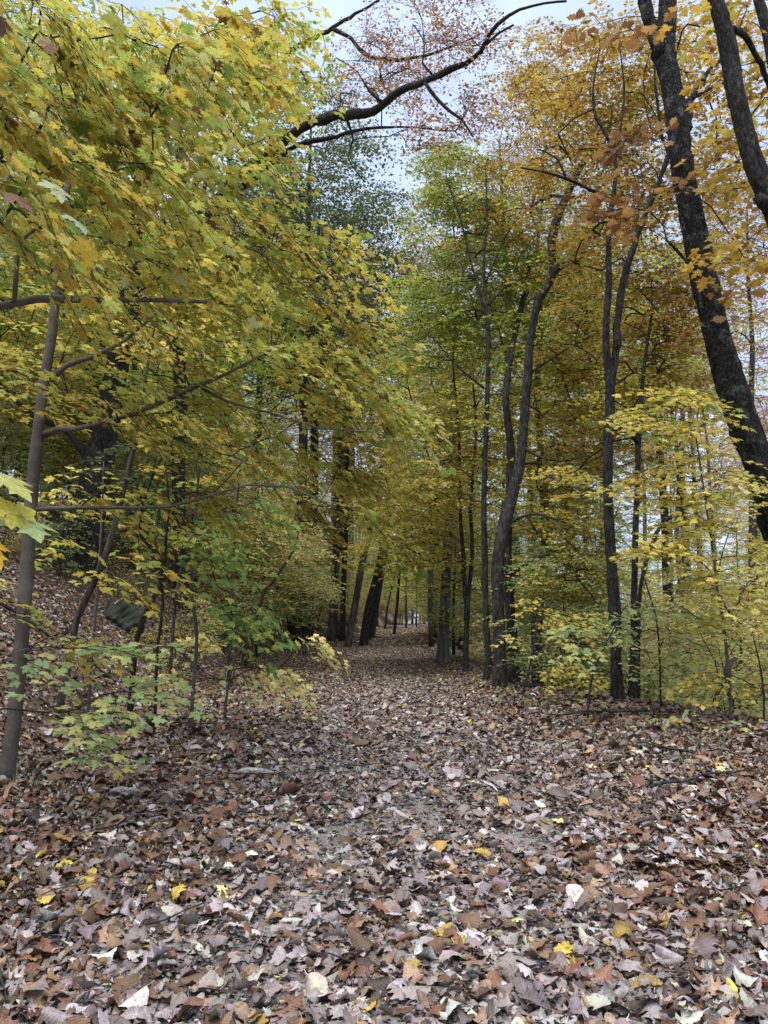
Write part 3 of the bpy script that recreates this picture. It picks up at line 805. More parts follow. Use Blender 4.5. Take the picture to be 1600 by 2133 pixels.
# trunks along the left side of the path
for k, (Y, lab, bark, tr) in enumerate([
    (24, 'grey leaning trunk at the left path edge, first of the leaning row', M_BARK_GREY, [(726, 1338, 22), (738, 1270, 22), (752, 1190, 20), (766, 1120, 18), (782, 1050, 15), (800, 950, 12)]),
    (25, 'thick dark leaning trunk at the left path edge, its foot on the litter', M_BARK_DARK, [(758, 1337, 27), (768, 1270, 26), (785, 1200, 23), (800, 1130, 20), (812, 1050, 20), (820, 930, 14)]),
    (31, 'brown leaning trunk just behind the thick dark leaning one', M_BARK_MID, [(774, 1325, 20), (786, 1250, 19), (800, 1160, 17), (815, 1050, 14)]),
    (28, 'grey upright trunk with ivy bark among the yellow leaves left of the path', M_BARK_GREY, [(692, 1272, 22), (698, 1180, 19), (701, 1080, 17), (708, 960, 14), (706, 850, 11)]),
    (29, 'dark upright trunk close beside the grey one left of the path', M_BARK_DARK, [(714, 1280, 18), (717, 1180, 16), (722, 1080, 14), (723, 960, 12), (730, 850, 9)]),
    (38, 'slim trunk leaning right far along the left path edge', M_BARK_DARK, [(822, 1312, 9), (828, 1250, 9), (832, 1190, 8), (838, 1120, 6)]),
    (34, 'forked grey trunk behind the pale bush left of the path', M_BARK_GREY, [(640, 1250, 16), (644, 1170, 15), (640, 1090, 14), (650, 980, 11)]),
    ]):
    traced_tree('trunk_tree', lab, 'tree', bark, Y, tr, fol=[dict(clusters=[(tr[-1][0], tr[-1][1] - 80, Y, 110, 130, 3, 34), (tr[-2][0] + 10, tr[-2][1], Y, 90, 90, 2.5, 12)], leaf='kite', size=0.13, pal='yellow' if k % 2 else 'gold', nt_=4, npair=5, length=0.9, twig_r=0.004)], seed=50 + k, sides=14, step=0.4, seg=0.7, tip=0.006, knots=5)

# ---- right side ----------------------------------------------------------
FR = dict(leaf='maple_mid', plane=(0.08, -0.1, 1), nt_=5, npair=6, length=0.44, droop=0.25, jit=0.34, back=0.85, lscale=0.66)
traced_tree('curved_oak', 'dark trunk bending in an s shape at the right path edge, tallest of the row', 'tree', M_BARK_MID, 9.8,
    [(1043, 1440, 44), (1041, 1350, 38), (1038, 1250, 37), (1036, 1190, 37), (1046, 1110, 38), (1068, 1030, 35), (1082, 970, 31), (1090, 900, 28), (1099, 790, 26), (1106, 700, 23), (1122, 630, 23), (1150, 575, 25), (1150, 535, 22), (1149, 500, 27), (1162, 450, 26), (1180, 410, 24), (1200, 365, 19), (1230, 315, 15), (1250, 270, 9)],
    limbs=[[(1150, 572, 18), (1172, 555, 17), (1195, 545, 11), (1215, 535, 5)], [(1062, 1200, 10), (1130, 1155, 8, -0.3), (1180, 1180, 7, -0.5), (1240, 1250, 4, -0.7)],
           [(1086, 930, 8), (1150, 960, 6, -0.3), (1220, 950, 4, -0.5)], [(1060, 1090, 8), (1110, 1070, 6, -0.3), (1180, 1090, 5, -0.5)], [(1100, 780, 7), (1160, 740, 5, 0.2), (1230, 700, 4, 0.3)]],
    fol=[dict(clusters=[(1190, 250, 10.9, 150, 140, 1.1, 66), (1070, 400, 10.3, 80, 120, 1, 36), (1110, 130, 11.2, 80, 100, 0.8, 30)], size=0.072, pal='gold', **FR),
         dict(clusters=[(1180, 640, 10, 90, 200, 1, 60), (1160, 830, 10, 100, 90, 1, 40), (1150, 960, 9.8, 110, 80, 1, 50), (1170, 1080, 9.6, 110, 50, 0.8, 40), (1180, 1190, 9.3, 100, 60, 0.7, 50)], size=0.075, pal='yellow', **FR)],
    seed=61, flare=0.45, dens=1.3, sides=30, rough=0.09, knots=7, step=0.09)
traced_tree('dark_trunk_tree', 'black trunk standing close behind the s shaped trunk on the right', 'tree', M_BARK_DARK, 10.4,
    [(1072, 1440, 38), (1068, 1350, 32), (1062, 1250, 30), (1056, 1150, 28), (1060, 1050, 26), (1064, 940, 24), (1054, 820, 20), (1072, 700, 17, 0.6), (1096, 600, 16, 1.2), (1103, 540, 12, 1.6)],
    fol=[dict(clusters=[(1100, 680, 11, 110, 150, 1.2, 70), (1110, 560, 11, 90, 80, 1.2, 35)], size=0.075, pal='greenyel', **FR)],
    seed=62, flare=0.45, dens=1.3, sides=28, rough=0.11, knots=4, step=0.1)
traced_tree('slim_maple', 'slim straight maple with a green and yellow crown in the right hand row', 'tree', M_BARK_MID, 10.8,
    [(1010, 1415, 23), (1017, 1370, 20), (1012, 1270, 19), (1010, 1150, 18), (1008, 1050, 17), (1011, 940, 15), (1015, 830, 14), (1017, 740, 13), (1016, 650, 12), (1010, 600, 9), (1008, 540, 8), (1014, 450, 6), (1012, 360, 4)],
    limbs=[[(1013, 660, 8), (985, 560, 6), (960, 460, 5), (930, 370, 3)], [(1016, 640, 7), (1050, 600, 5), (1110, 570, 4)], [(1010, 810, 6), (960, 770, 5), (900, 700, 3)], [(1012, 590, 5), (1050, 500, 4), (1090, 430, 3)]],
    fol=[dict(clusters=[(950, 360, 10.8, 75, 90, 1, 55), (980, 480, 10.8, 120, 90, 1, 70), (930, 620, 10.8, 120, 80, 1, 62), (1010, 700, 10.8, 120, 80, 1, 40), (900, 720, 10.8, 90, 60, 1, 26)], size=0.072, pal='greenyel', **FR),
         dict(clusters=[(1000, 880, 10.8, 120, 90, 1, 50), (960, 1010, 10.8, 110, 80, 0.8, 45)], size=0.072, pal='yellow', **FR)],
    seed=63, dens=1.35, sides=18, rough=0.06, knots=8, flare=0.2)
traced_tree('slim_maple', 'twin stemmed slender maple left of the slim straight one in the right hand row', 'tree', M_BARK_MID, 12.2,
    [(969, 1412, 20), (971, 1330, 17), (976, 1240, 14), (984, 1150, 12), (980, 1060, 11), (986, 980, 9), (992, 880, 7), (985, 800, 5)],
    limbs=[[(973, 1300, 13), (968, 1210, 12), (962, 1110, 10), (957, 1010, 9), (955, 900, 7), (945, 780, 5), (944, 700, 3)]],
    fol=[dict(clusters=[(930, 820, 12.2, 90, 120, 1, 60), (900, 980, 12.2, 110, 80, 1, 60), (880, 1100, 12.2, 120, 70, 1, 60), (960, 1180, 12, 60, 60, 1, 16)], size=0.075, pal='yellow', **FR)],
    seed=64, dens=0.95, sides=16, knots=6, flare=0.2)
traced_tree('pale_trunk_tree', 'pale grey blotchy trunk at the right path edge beyond the slender maples', 'tree', M_BARK_PALE, 15.0,
    [(924, 1382, 44), (924, 1330, 34), (928, 1240, 30), (932, 1150, 29), (938, 1060, 25), (942, 960, 22), (944, 860, 18), (940, 760, 14)],
    limbs=[[(944, 880, 8), (980, 780, 6), (1010, 700, 4)]],
    fol=[dict(clusters=[(900, 860, 15, 110, 110, 1.6, 70), (860, 1020, 15, 110, 80, 1.6, 60), (850, 1130, 15, 90, 60, 1.2, 36)], leaf='maple_mid', size=0.09, pal='yellow', nt_=4, npair=5, length=0.6, twig_r=0.003)],
    seed=65, dens=0.75, ws=0.7, sides=22, knots=3, flare=0.2, rough=0.05)
for k, (Y, lab, bark, tr, pal) in enumerate([
    (17, 'thin dark stem between the pale trunk and the twin stemmed maple', M_BARK_DARK, [(946, 1392, 9), (944, 1300, 8), (947, 1200, 8), (950, 1100, 7), (952, 960, 5)], 'yellow'),
    (22, 'dark slim trunk left of the pale one at the right path edge', M_BARK_MID, [(899, 1352, 16), (896, 1260, 15), (898, 1160, 14), (896, 1060, 12), (890, 930, 9)], 'yellow'),
    (34, 'brown trunk far along the right path edge under the yellow arch', M_BARK_MID, [(908, 1322, 12), (905, 1260, 11), (906, 1180, 9), (900, 1080, 7)], 'greenyel'),
    (60, 'small dark trunk at the far end of the path', M_BARK_DARK, [(846, 1300, 6), (846, 1250, 5.5), (847, 1200, 5), (850, 1140, 4)], 'green'),
    (65, 'thin trunk at the far end of the path, right of its neighbour', M_BARK_DARK, [(868, 1300, 4), (868, 1240, 4), (867, 1180, 3), (866, 1120, 3)], 'greenyel'),
    (55, 'slim leaning trunk on the left near the far end of the path', M_BARK_DARK, [(803, 1305, 7), (808, 1260, 6), (822, 1200, 5), (834, 1140, 4)], 'greenyel'),
    ]):
    traced_tree('trunk_tree', lab, 'tree', bark, Y, tr, fol=[dict(clusters=[(tr[-1][0], tr[-1][1] - 40, Y, 100 if Y < 30 else 55, 110 if Y < 30 else 60, 0.12 * Y, 34), (tr[-2][0] - 20, tr[-2][1], Y, 80 if Y < 30 else 40, 60 if Y < 30 else 30, 0.1 * Y, 22)], leaf='kite', size=0.13 if Y < 30 else 0.2, pal=pal, nt_=4, npair=5, length=0.8, twig_r=0.004)], seed=70 + k, sides=12, step=0.5, seg=0.7, tip=0.006, knots=3)

traced_tree('hickory_tree', 'dark trunk splitting into two wavy stems, left of a pair standing right of the path', 'tree', M_BARK_DARK, 7.6,
    [(1287, 1485, 34), (1284, 1400, 28), (1281, 1300, 29), (1276, 1200, 27), (1270, 1110, 24), (1266, 1000, 23), (1268, 900, 24), (1272, 820, 24), (1266, 760, 20), (1262, 690, 17), (1268, 600, 16), (1268, 540, 14), (1268, 460, 13), (1276, 420, 11), (1282, 340, 9), (1262, 280, 8), (1240, 240, 7), (1236, 180, 5), (1250, 100, 3)],
    limbs=[[(1272, 800, 18), (1284, 720, 17), (1290, 640, 17), (1302, 570, 16), (1322, 510, 14), (1345, 440, 12), (1365, 400, 11), (1392, 320, 10), (1380, 290, 7), (1368, 200, 6), (1362, 120, 4)],
           [(1276, 420, 8), (1230, 395, 8, -0.1), (1185, 375, 7, -0.2), (1140, 360, 5, -0.3), (1085, 350, 4, -0.3)],
           [(1180, 373, 5, -0.2), (1160, 330, 4, -0.2), (1120, 310, 3, -0.2)],
           [(1278, 890, 10), (1300, 898, 10), (1322, 908, 9), (1328, 925, 8)], [(1282, 335, 5), (1300, 200, 4), (1290, 90, 3)]],
    fol=[dict(clusters=[(1230, 200, 7.8, 140, 150, 1, 56), (1330, 330, 7.8, 90, 140, 1, 40), (1250, 480, 7.8, 110, 90, 1, 34), (1340, 650, 7.8, 80, 120, 1, 30), (1290, 80, 7.8, 150, 90, 1, 32), (1150, 380, 7.8, 70, 60, 0.8, 14)],
              size=0.075, pal='gold', **FR),
         dict(clusters=[(1330, 800, 7.6, 80, 80, 0.8, 20), (1220, 1000, 7.6, 60, 80, 0.6, 8)], size=0.075, pal='yellow', **FR)],
    seed=81, flare=0.45, dens=0.95, ws=0.84, sides=28, rough=0.12, knots=10, step=0.08, tip=0.003)
traced_tree('dark_trunk_tree', 'slimmer dark trunk, right of the wavy two stemmed one', 'tree', M_BARK_DARK, 7.9,
    [(1313, 1478, 30), (1318, 1400, 21), (1320, 1300, 20), (1322, 1200, 19), (1324, 1100, 18), (1328, 1000, 17), (1330, 920, 16), (1336, 830, 13), (1345, 740, 10), (1360, 640, 7)],
    limbs=[[(1330, 930, 8), (1310, 900, 7), (1290, 890, 6)]],
    fol=[dict(clusters=[(1250, 700, 9.5, 130, 160, 0.8, 40), (1240, 950, 9.5, 120, 120, 0.8, 24), (1380, 760, 8, 90, 90, 0.8, 26), (1400, 620, 8.2, 80, 80, 0.8, 20)], size=0.075, pal='gold', **FR)],
    seed=82, dens=1.3, sides=24, rough=0.1, knots=8, step=0.1, flare=0.2)
traced_tree('oak_tree', 'big leaning oak with lichened bark forking at the top right of the picture', 'tree', M_BARK_LICH, 7.0,
    [(1700, 1400, 74), (1650, 1200, 68), (1612, 1060, 66), (1580, 960, 64), (1548, 880, 62), (1520, 790, 60), (1492, 690, 57), (1470, 600, 56), (1452, 510, 52), (1436, 420, 48), (1420, 330, 46), (1408, 240, 45), (1396, 170, 44), (1384, 110, 46), (1390, 50, 40), (1392, -10, 36), (1396, -150, 30), (1402, -350, 22)],
    limbs=[[(1384, 120, 40), (1362, 60, 30), (1344, 10, 26), (1335, -60, 22), (1320, -200, 16)],
           [(1430, 270, 18), (1440, 210, 13, 0.1), (1462, 165, 10, 0.2), (1500, 125, 7, 0.3)], [(1440, 205, 9, 0.1), (1490, 180, 6, 0.3), (1520, 170, 4, 0.4)],
           [(1490, 680, 10), (1440, 560, 7, -0.2), (1390, 500, 5, -0.3)]],
    fol=[dict(clusters=[(1530, 330, 7.4, 90, 110, 0.9, 22), (1490, 100, 7.6, 110, 120, 0.9, 26), (1540, 520, 7.4, 70, 90, 0.8, 9), (1440, 380, 8.1, 60, 200, 0.4, 12), (1360, 160, 8.1, 90, 150, 0.5, 14)], size=0.078, pal='gold', **FR),
         dict(clusters=[(1320, 430, 6.6, 90, 45, 0.3, 10), (1410, 385, 6.5, 40, 15, 0.15, 2), (1340, 300, 6.6, 60, 60, 0.3, 6), (1310, 60, 6.6, 90, 60, 0.4, 7), (1500, 620, 6.8, 60, 70, 0.3, 5)],
              leaf='oak', size=0.13, pal='brown', nt_=2, npair=2, length=0.26, droop=0.5, jit=0.6)],
    seed=83, ws=0.93, sides=56, rough=0.12, knots=12, step=0.06)
traced_tree('oak_tree', 'black leaning trunk crossing the top right corner, right of the lichened oak', 'tree', M_BARK_DARK, 5.6,
    [(1900, 1300, 46), (1800, 1000, 44), (1720, 740, 42), (1655, 550, 42), (1600, 410, 42), (1572, 340, 40), (1548, 260, 37), (1530, 190, 35), (1520, 110, 37), (1506, 50, 34), (1488, -10, 30), (1460, -120, 24), (1440, -260, 18)],
    limbs=[[(1528, 60, 14), (1550, 75, 12, 0.2), (1580, 120, 12, 0.3), (1598, 170, 10, 0.4), (1640, 260, 8, 0.5)], [(1600, 440, 16), (1585, 425, 26, -0.05), (1578, 405, 16, -0.05)]],
    fol=[dict(clusters=[(1560, 80, 5.9, 70, 100, 0.4, 9), (1570, 520, 6, 60, 60, 0.3, 4)], leaf='maple', size=0.085, pal='gold', nt_=3, npair=4, length=0.4)],
    seed=84, ws=0.95, sides=52, rough=0.12, knots=10, step=0.06)
traced_tree('oak_tree', 'dark stem just showing along the right edge of the picture near the top', 'tree', M_BARK_DARK, 6.4,
    [(1850, 1350, 40), (1760, 900, 36), (1680, 500, 32), (1625, 200, 28), (1598, 60, 24), (1580, 0, 20), (1560, -100, 16)], seed=85, ws=0.95, sides=24, rough=0.1, knots=4,
    fol=[dict(clusters=[(1600, 300, 6.8, 80, 140, 0.5, 12)], leaf='maple_mid', size=0.08, pal='gold')])

traced_tree('maple_sapling', 'slender maple sapling with a knotted gall on its stem at the far right', 'sapling', M_BARK_SMOOTH, 6.3,
    [(1520, 1520, 9), (1522, 1450, 9), (1518, 1400, 11), (1512, 1340, 10), (1506, 1290, 9), (1494, 1230, 8), (1488, 1170, 8), (1480, 1110, 7), (1466, 1020, 6), (1458, 960, 5), (1440, 860, 4), (1420, 800, 3)],
    limbs=[[(1515, 1415, 8), (1515, 1400, 15), (1519, 1384, 17), (1527, 1374, 12), (1536, 1371, 7)], [(1508, 1300, 5), (1535, 1260, 4), (1560, 1210, 3)],
           [(1490, 1200, 4), (1430, 1150, 4, -0.1), (1380, 1170, 3, -0.2)]],
    fol=[dict(clusters=[(1420, 860, 6.4, 110, 60, 0.6, 22), (1480, 1000, 6.4, 110, 60, 0.6, 24), (1440, 1120, 6.3, 110, 50, 0.5, 16), (1540, 1200, 6.3, 80, 80, 0.5, 16), (1380, 1000, 6.4, 60, 60, 0.4, 8)], leaf='maple', size=0.058, pal='yellow', plane=(0.05, -0.15, 1), nt_=4, npair=5, length=0.34, jit=0.3)],
    seed=91, dens=0.85, sides=12, rough=0.12, knots=3, flare=0.2)
traced_tree('dead_branch_tree', 'dark arching bare stem curving right behind the pair of dark trunks', 'sapling', M_BARK_DARK, 8.2,
    [(1330, 1330, 13), (1335, 1220, 12), (1356, 1140, 12), (1380, 1090, 11), (1412, 1066, 10), (1440, 1052, 7), (1462, 1050, 4)], seed=92, sides=12, knots=3,
    fol=[dict(clusters=[(1450, 1080, 8.4, 80, 60, 0.5, 10)], size=0.075, pal='yellow', **FR)])
for k, (Y, lab, tr, cl, pal) in enumerate([
    (7.0, 'thin dark whip of a stem right of the pair of dark trunks', [(1376, 1450, 6), (1374, 1360, 6), (1366, 1280, 5), (1350, 1230, 4), (1335, 1180, 3)], [(1340, 1310, 7, 90, 60, 0.5, 9), (1400, 1350, 7, 90, 60, 0.5, 8)], 'palegreen'),
    (6.9, 'broad leaved pale green sapling in front of the pair of dark trunks', [(1225, 1480, 7), (1235, 1400, 6), (1262, 1340, 5), (1290, 1290, 4)], [(1310, 1255, 6.8, 60, 30, 0.3, 4), (1230, 1320, 6.9, 90, 40, 0.4, 5), (1420, 1270, 6.8, 60, 40, 0.4, 6)], 'palegreen'),
    (8.4, 'yellow leaved sapling leaning at the foot of the s shaped trunk', [(1090, 1440, 8), (1108, 1370, 7), (1122, 1290, 6), (1160, 1240, 4)], [(1150, 1290, 8.3, 90, 60, 0.6, 16), (1200, 1380, 8.3, 90, 50, 0.6, 12)], 'yellow'),
    (6.2, 'low yellow maple shoot at the right edge of the picture', [(1590, 1540, 7), (1592, 1450, 6), (1580, 1370, 5), (1570, 1330, 3)], [(1560, 1300, 6.2, 60, 40, 0.4, 7), (1540, 1420, 6.3, 80, 40, 0.4, 9)], 'yellow'),
    ]):
    traced_tree('sapling', lab, 'sapling', M_BARK_MID, Y, tr, fol=[dict(clusters=cl, leaf='maple_mid', size=0.068 if k == 1 else 0.055, pal=pal, plane=(0.1, -0.2, 1), nt_=3, npair=4, length=0.32)], seed=95 + k, sides=8, knots=2, flare=0.1)

# ------------------------------------------------------------------ middle distance and far trees: prototypes, then copies
def proto_tree(name, seed, H, r0, crown, nsp, leaf, size, pal, bark, nt_=5, npair=5, length=0.9, bend=0.4, low=0.35, twigs=True, stems=1, jit=0.4, tip=0.006):
    rg = np.random.default_rng(seed)
    root = empty(name, (0, 0, 0))
    parts = []; nodes = []; rads = []; dirs = []
    for s in range(stems):
        a = rg.uniform(0, 6.28); spread = 0.0 if stems == 1 else rg.uniform(0.3, 0.8)
        pts = []
        for k in range(8):
            u = k / 7
            pts.append((cos(a) * spread * u + rg.normal(0, bend * 0.16) * (u > 0), sin(a) * spread * u + rg.normal(0, bend * 0.16) * (u > 0), -0.15 + u * H * (1 if stems == 1 else rg.uniform(0.8, 1)) * 0.93, r0 * (1 - 0.82 * u)))
        q = smooth_path(pts, max(0.25, H / 30))
        parts.append(tube(q, 12, 0.08, seed + s, 2, 0.45))
        nodes.append(q[:, :3]); rads.append(q[:, 3]); dirs.append(norm(np.gradient(q[:, :3], axis=0)))
    V, F = join(parts)
    mesh_obj('trunk' if stems == 1 else 'stems', V, F, bark, root)
    nodes = np.vstack(nodes); rads = np.concatenate(rads); dirs = np.vstack(dirs)
    T = []
    while len(T) < nsp:
        v = rg.uniform(-1, 1, 3)
        if (v ** 2).sum() > 1: continue
        z = low * H + (v[2] * 0.5 + 0.5) * (1 - low) * H
        wz = 1 - 0.35 * abs(v[2])
        p = np.array([v[0] * crown * wz, v[1] * crown * wz, z])
        if vnoise(p[0] * 1.0 + seed, p[1] + p[2], seed % 6, 1.1 / max(crown, 1) * 2.2) < -0.35: continue
        T.append(p)
    T = np.array(T)
    m = nodes[:, 2] > low * H * 0.6
    tb, tp, td = grow(nodes[m], dirs[m], rads[m], T, rg, max(0.3, H / 24), tip, 0.10, r0 * 0.4)
    lv, t2 = spray(tp, td, rg, leaf, size, pal, (0.05, -0.05, 1), nt_, npair, length, 0.25, jit, 0.75, 0.003, out_from=np.zeros(3))
    V, F = join([tb, t2] if twigs else [tb])
    mesh_obj('branches', V, F, M_TWIG, root)
    V, F, at = cat_leaves([lv])
    mesh_obj('crown', V, F, M_LEAF_FAR, root, attrs=at, smooth=False)
    root['used'] = False
    return root

def place(proto, x, y, rz, s, label, cat, group, sink=0.0):
    if not proto.get('used'):
        o = proto; proto['used'] = True
    else:
        o = proto.copy(); COL.objects.link(o)
        for ch in list(proto.children):
            c = ch.copy(); COL.objects.link(c); c.parent = o
    o.location = (float(x), float(y), float(ground(x, y)) - sink)
    o.rotation_euler = (RNG.uniform(-0.04, 0.04), RNG.uniform(-0.04, 0.04), rz)
    o.scale = (s, s, s * RNG.uniform(0.9, 1.12))
    tag(o, label, cat, group)
    return o

PR = {
    'yel_tree': proto_tree('maple_tree', 201, 13, 0.14, 3.0, 210, 'kite', 0.10, 'yellow', M_BARK_MID, low=0.22),
    'yel_tree2': proto_tree('maple_tree', 202, 10, 0.10, 2.6, 200, 'kite', 0.10, 'greenyel', M_BARK_MID, low=0.12),
    'gold_tree': proto_tree('hickory_tree', 203, 17, 0.17, 3.3, 240, 'kite', 0.105, 'gold', M_BARK_DARK, low=0.35),
    'orange_tree': proto_tree('oak_tree', 204, 19, 0.20, 3.8, 230, 'kite', 0.105, 'orange', M_BARK_DARK, low=0.38),
    'rust_tree': proto_tree('oak_tree', 205, 21, 0.22, 4.2, 240, 'kite', 0.09, 'rust', M_BARK_MID, low=0.42, nt_=3, npair=5, jit=0.7),
    'maroon_tree': proto_tree('oak_tree', 206, 17, 0.13, 2.6, 230, 'kite', 0.11, 'maroon', M_BARK_DARK, low=0.5, jit=0.7),
    'dark_tree': proto_tree('oak_tree', 207, 18, 0.22, 3.8, 400, 'kite', 0.125, 'darkgreen', M_BARK_DARK, low=0.42, jit=0.6),
    'pole_tree': proto_tree('pole_tree', 208, 15, 0.10, 1.8, 90, 'kite', 0.095, 'yellow', M_BARK_GREY, low=0.5),
    'und_yel': proto_tree('understory_maple', 209, 4.6, 0.035, 1.7, 130, 'maple_mid', 0.07, 'lightyel', M_BARK_MID, length=0.5, low=0.1, tip=0.003, bend=0.8),
    'und_green': proto_tree('understory_maple', 210, 4.0, 0.03, 1.5, 110, 'maple_mid', 0.07, 'palegreen', M_BARK_MID, length=0.5, low=0.1, tip=0.003, bend=0.8),
    'und_gold': proto_tree('understory_beech', 211, 5.2, 0.04, 1.8, 140, 'oval', 0.08, 'lightyel', M_BARK_GREY, length=0.5, low=0.08, tip=0.003, bend=0.8),
    'bush_yel': proto_tree('spicebush', 212, 2.3, 0.018, 1.0, 80, 'oval', 0.075, 'lightyel', M_BARK_MID, nt_=3, npair=4, length=0.34, low=0.06, stems=4, tip=0.002, bend=0.5),
    'bush_green': proto_tree('spicebush', 213, 2.0, 0.016, 0.9, 70, 'maple_mid', 0.068, 'palegreen', M_BARK_MID, nt_=3, npair=4, length=0.34, low=0.06, stems=4, tip=0.002, bend=0.5),
}
TALL = {'yel_tree': 'yellow', 'yel_tree2': 'green and yellow', 'gold_tree': 'golden', 'orange_tree': 'orange', 'rust_tree': 'rusty brown', 'maroon_tree': 'maroon', 'dark_tree': 'dark green', 'pole_tree': 'thin crowned yellow', 'und_gold': 'straw yellow'}
LOWN = {'und_yel': 'pale yellow', 'und_green': 'pale green', 'und_gold': 'straw yellow', 'bush_yel': 'yellow', 'bush_green': 'green'}

rg = np.random.default_rng(99)
placed = [(0, 0)]
def free(x, y, d):
    for a, b in placed:
        if (a - x) ** 2 + (b - y) ** 2 < d * d: return False
    placed.append((x, y)); return True

HT = {'yel_tree': 13, 'yel_tree2': 10, 'gold_tree': 17, 'orange_tree': 19, 'rust_tree': 21, 'pole_tree': 15}
def scatter(n, xr, yr, kinds, wts, zone, dmin, smin=0.85, smax=1.2, cat='tree', low=False, keep=None):
    c = 0; tries = 0
    wts = np.array(wts, float) / sum(wts)
    while c < n and tries < n * 60:
        tries += 1
        x = rg.uniform(*xr); y = rg.uniform(*yr)
        if edge_l(y) - 0.3 < x < path_c(y) + 1.5: continue
        if abs(x) > 0.62 * y + 3: continue
        if not low and y > 24 and abs(x - path_c(y)) < 5.6: continue
        if keep is not None and not keep(x, y): continue
        k = kinds[rg.choice(len(kinds), p=wts)]
        sc_ = rg.uniform(smin, smax); qx = 800 + FPX * x / y
        if not low and 640 < qx < 1110 and (HT.get(k, 5) * sc_ + float(ground(x, y)) - 0.9) / y > 0.50: continue
        if low and y < 15 and 860 < qx < 1120: continue
        if not free(x, y, dmin): continue
        nm = (LOWN if low else TALL)[k]
        what = ('bush' if k.startswith('bush') else 'sapling') if low else 'tree'
        plural = 'es' if what == 'bush' else 's'
        place(PR[k], x, y, rg.uniform(0, 6.28), sc_, f'{nm} {what} {zone}', what, f'{nm} {what}{plural} {zone}', sink=0.1)
        c += 1

# left bank woods
scatter(6, (-9, -3.6), (12, 24), ['yel_tree', 'yel_tree2', 'pole_tree', 'gold_tree'], [3, 3, 3, 1], 'on the left bank behind the near maples', 1.6, 0.8, 1.05)
scatter(18, (-24, -3.0), (24, 55), ['yel_tree', 'yel_tree2', 'gold_tree', 'orange_tree', 'pole_tree', 'rust_tree'], [4, 3, 2, 1.5, 3, 1], 'in the woods left of the path', 1.7, 1.0, 1.45)
scatter(18, (-60, -2), (55, 100), ['yel_tree', 'gold_tree', 'orange_tree', 'rust_tree', 'pole_tree', 'yel_tree2'], [4, 2, 2, 2, 1, 2], 'far off on the left', 2.0, 1.3, 1.8)
scatter(12, (-16, -5), (8, 19), ['yel_tree2', 'yel_tree', 'und_gold'], [3, 2, 2], 'on top of the left bank', 1.4, 0.55, 0.85, low=False, keep=lambda x, y: x / y < -0.42)
scatter(10, (-6.5, -2.4), (6.8, 12), ['bush_green', 'bush_yel', 'und_green'], [3, 2, 1], 'low on the left bank', 0.8, 0.35, 0.55, low=True, keep=lambda x, y: -0.5 < x / y)
# right woods
scatter(5, (1.9, 9), (12, 24), ['yel_tree', 'yel_tree2', 'pole_tree', 'gold_tree'], [3, 4, 3, 1], 'behind the row of trunks on the right', 1.6, 0.75, 1.0, keep=lambda x, y: x < 4.5 or y > 17)
scatter(18, (2, 26), (24, 55), ['yel_tree', 'yel_tree2', 'gold_tree', 'orange_tree', 'pole_tree', 'rust_tree'], [2.5, 3, 1, 1.6, 3, 3], 'in the woods right of the path', 1.8, 0.95, 1.35)
scatter(18, (2, 60), (55, 100), ['yel_tree', 'gold_tree', 'orange_tree', 'rust_tree', 'rust_tree', 'yel_tree2'], [3, 2, 3, 2, 1, 2], 'far off on the right', 2.0, 1.2, 1.7)
# closing the far end of the path
for k in range(16):
    x = rg.uniform(-7, 14); y = rg.uniform(84, 110)
    nm = ['yel_tree2', 'yel_tree', 'gold_tree'][k % 3]
    place(PR[nm], x, y, rg.uniform(0, 6), rg.uniform(0.9, 1.3), f'{TALL[nm]} tree closing the far end of the path', 'tree', f'{TALL[nm]} trees closing the far end of the path')
# saplings arching over the far path
for k, (dx, y) in enumerate([(-3.4, 30), (2.4, 33), (-2.8, 44), (2.2, 48), (-2.4, 56), (2.2, 52), (-2.4, 66), (2.2, 62), (2.0, 75), (-2.3, 78)]):
    nm = 'yel_tree2' if k % 3 else 'yel_tree'
    place(PR[nm], path_c(y) + dx, y, rg.uniform(0, 6), rg.uniform(0.6, 0.85), f'{TALL[nm]} maple arching over the far part of the path', 'tree', f'{TALL[nm]} maples arching over the far path')
for k in range(26):
    x = rg.uniform(-4, 8.5); y = rg.uniform(60, 95) if x < 0 else rg.uniform(80, 95)
    nm = ['und_yel', 'und_green', 'und_gold'][k % 3]
    place(PR[nm], x, y, rg.uniform(0, 6), rg.uniform(1.0, 1.4), f'{LOWN[nm]} sapling closing the far end of the path', 'sapling', f'{LOWN[nm]} saplings closing the far end of the path')
for k in range(26):
    y = 14 + 2.3 * k; sd_ = -1 if k % 2 else 1
    nm = ['und_yel', 'und_gold', 'bush_yel', 'und_yel'][k % 4]
    place(PR[nm], path_c(y) + sd_ * rg.uniform(2.3, 3.4), y, rg.uniform(0, 6), rg.uniform(0.55, 0.8) * (1 if nm[0] == 'u' else 1.4), f'{LOWN[nm]} low growth edging the far path', 'sapling', f'{LOWN[nm]} growth edging the far path')
for k in range(8):
    place(PR[['und_yel', 'und_green', 'yel_tree2'][k % 3]], 2.2 + k * 0.8, 99 + (k % 3) * 3, k * 1.3, 1.5, f'{["pale yellow", "pale green", "green and yellow"][k % 3]} tree in the last row closing the far end of the path', 'tree', f'{["pale yellow", "pale green", "green and yellow"][k % 3]} trees in the last row at the path end')
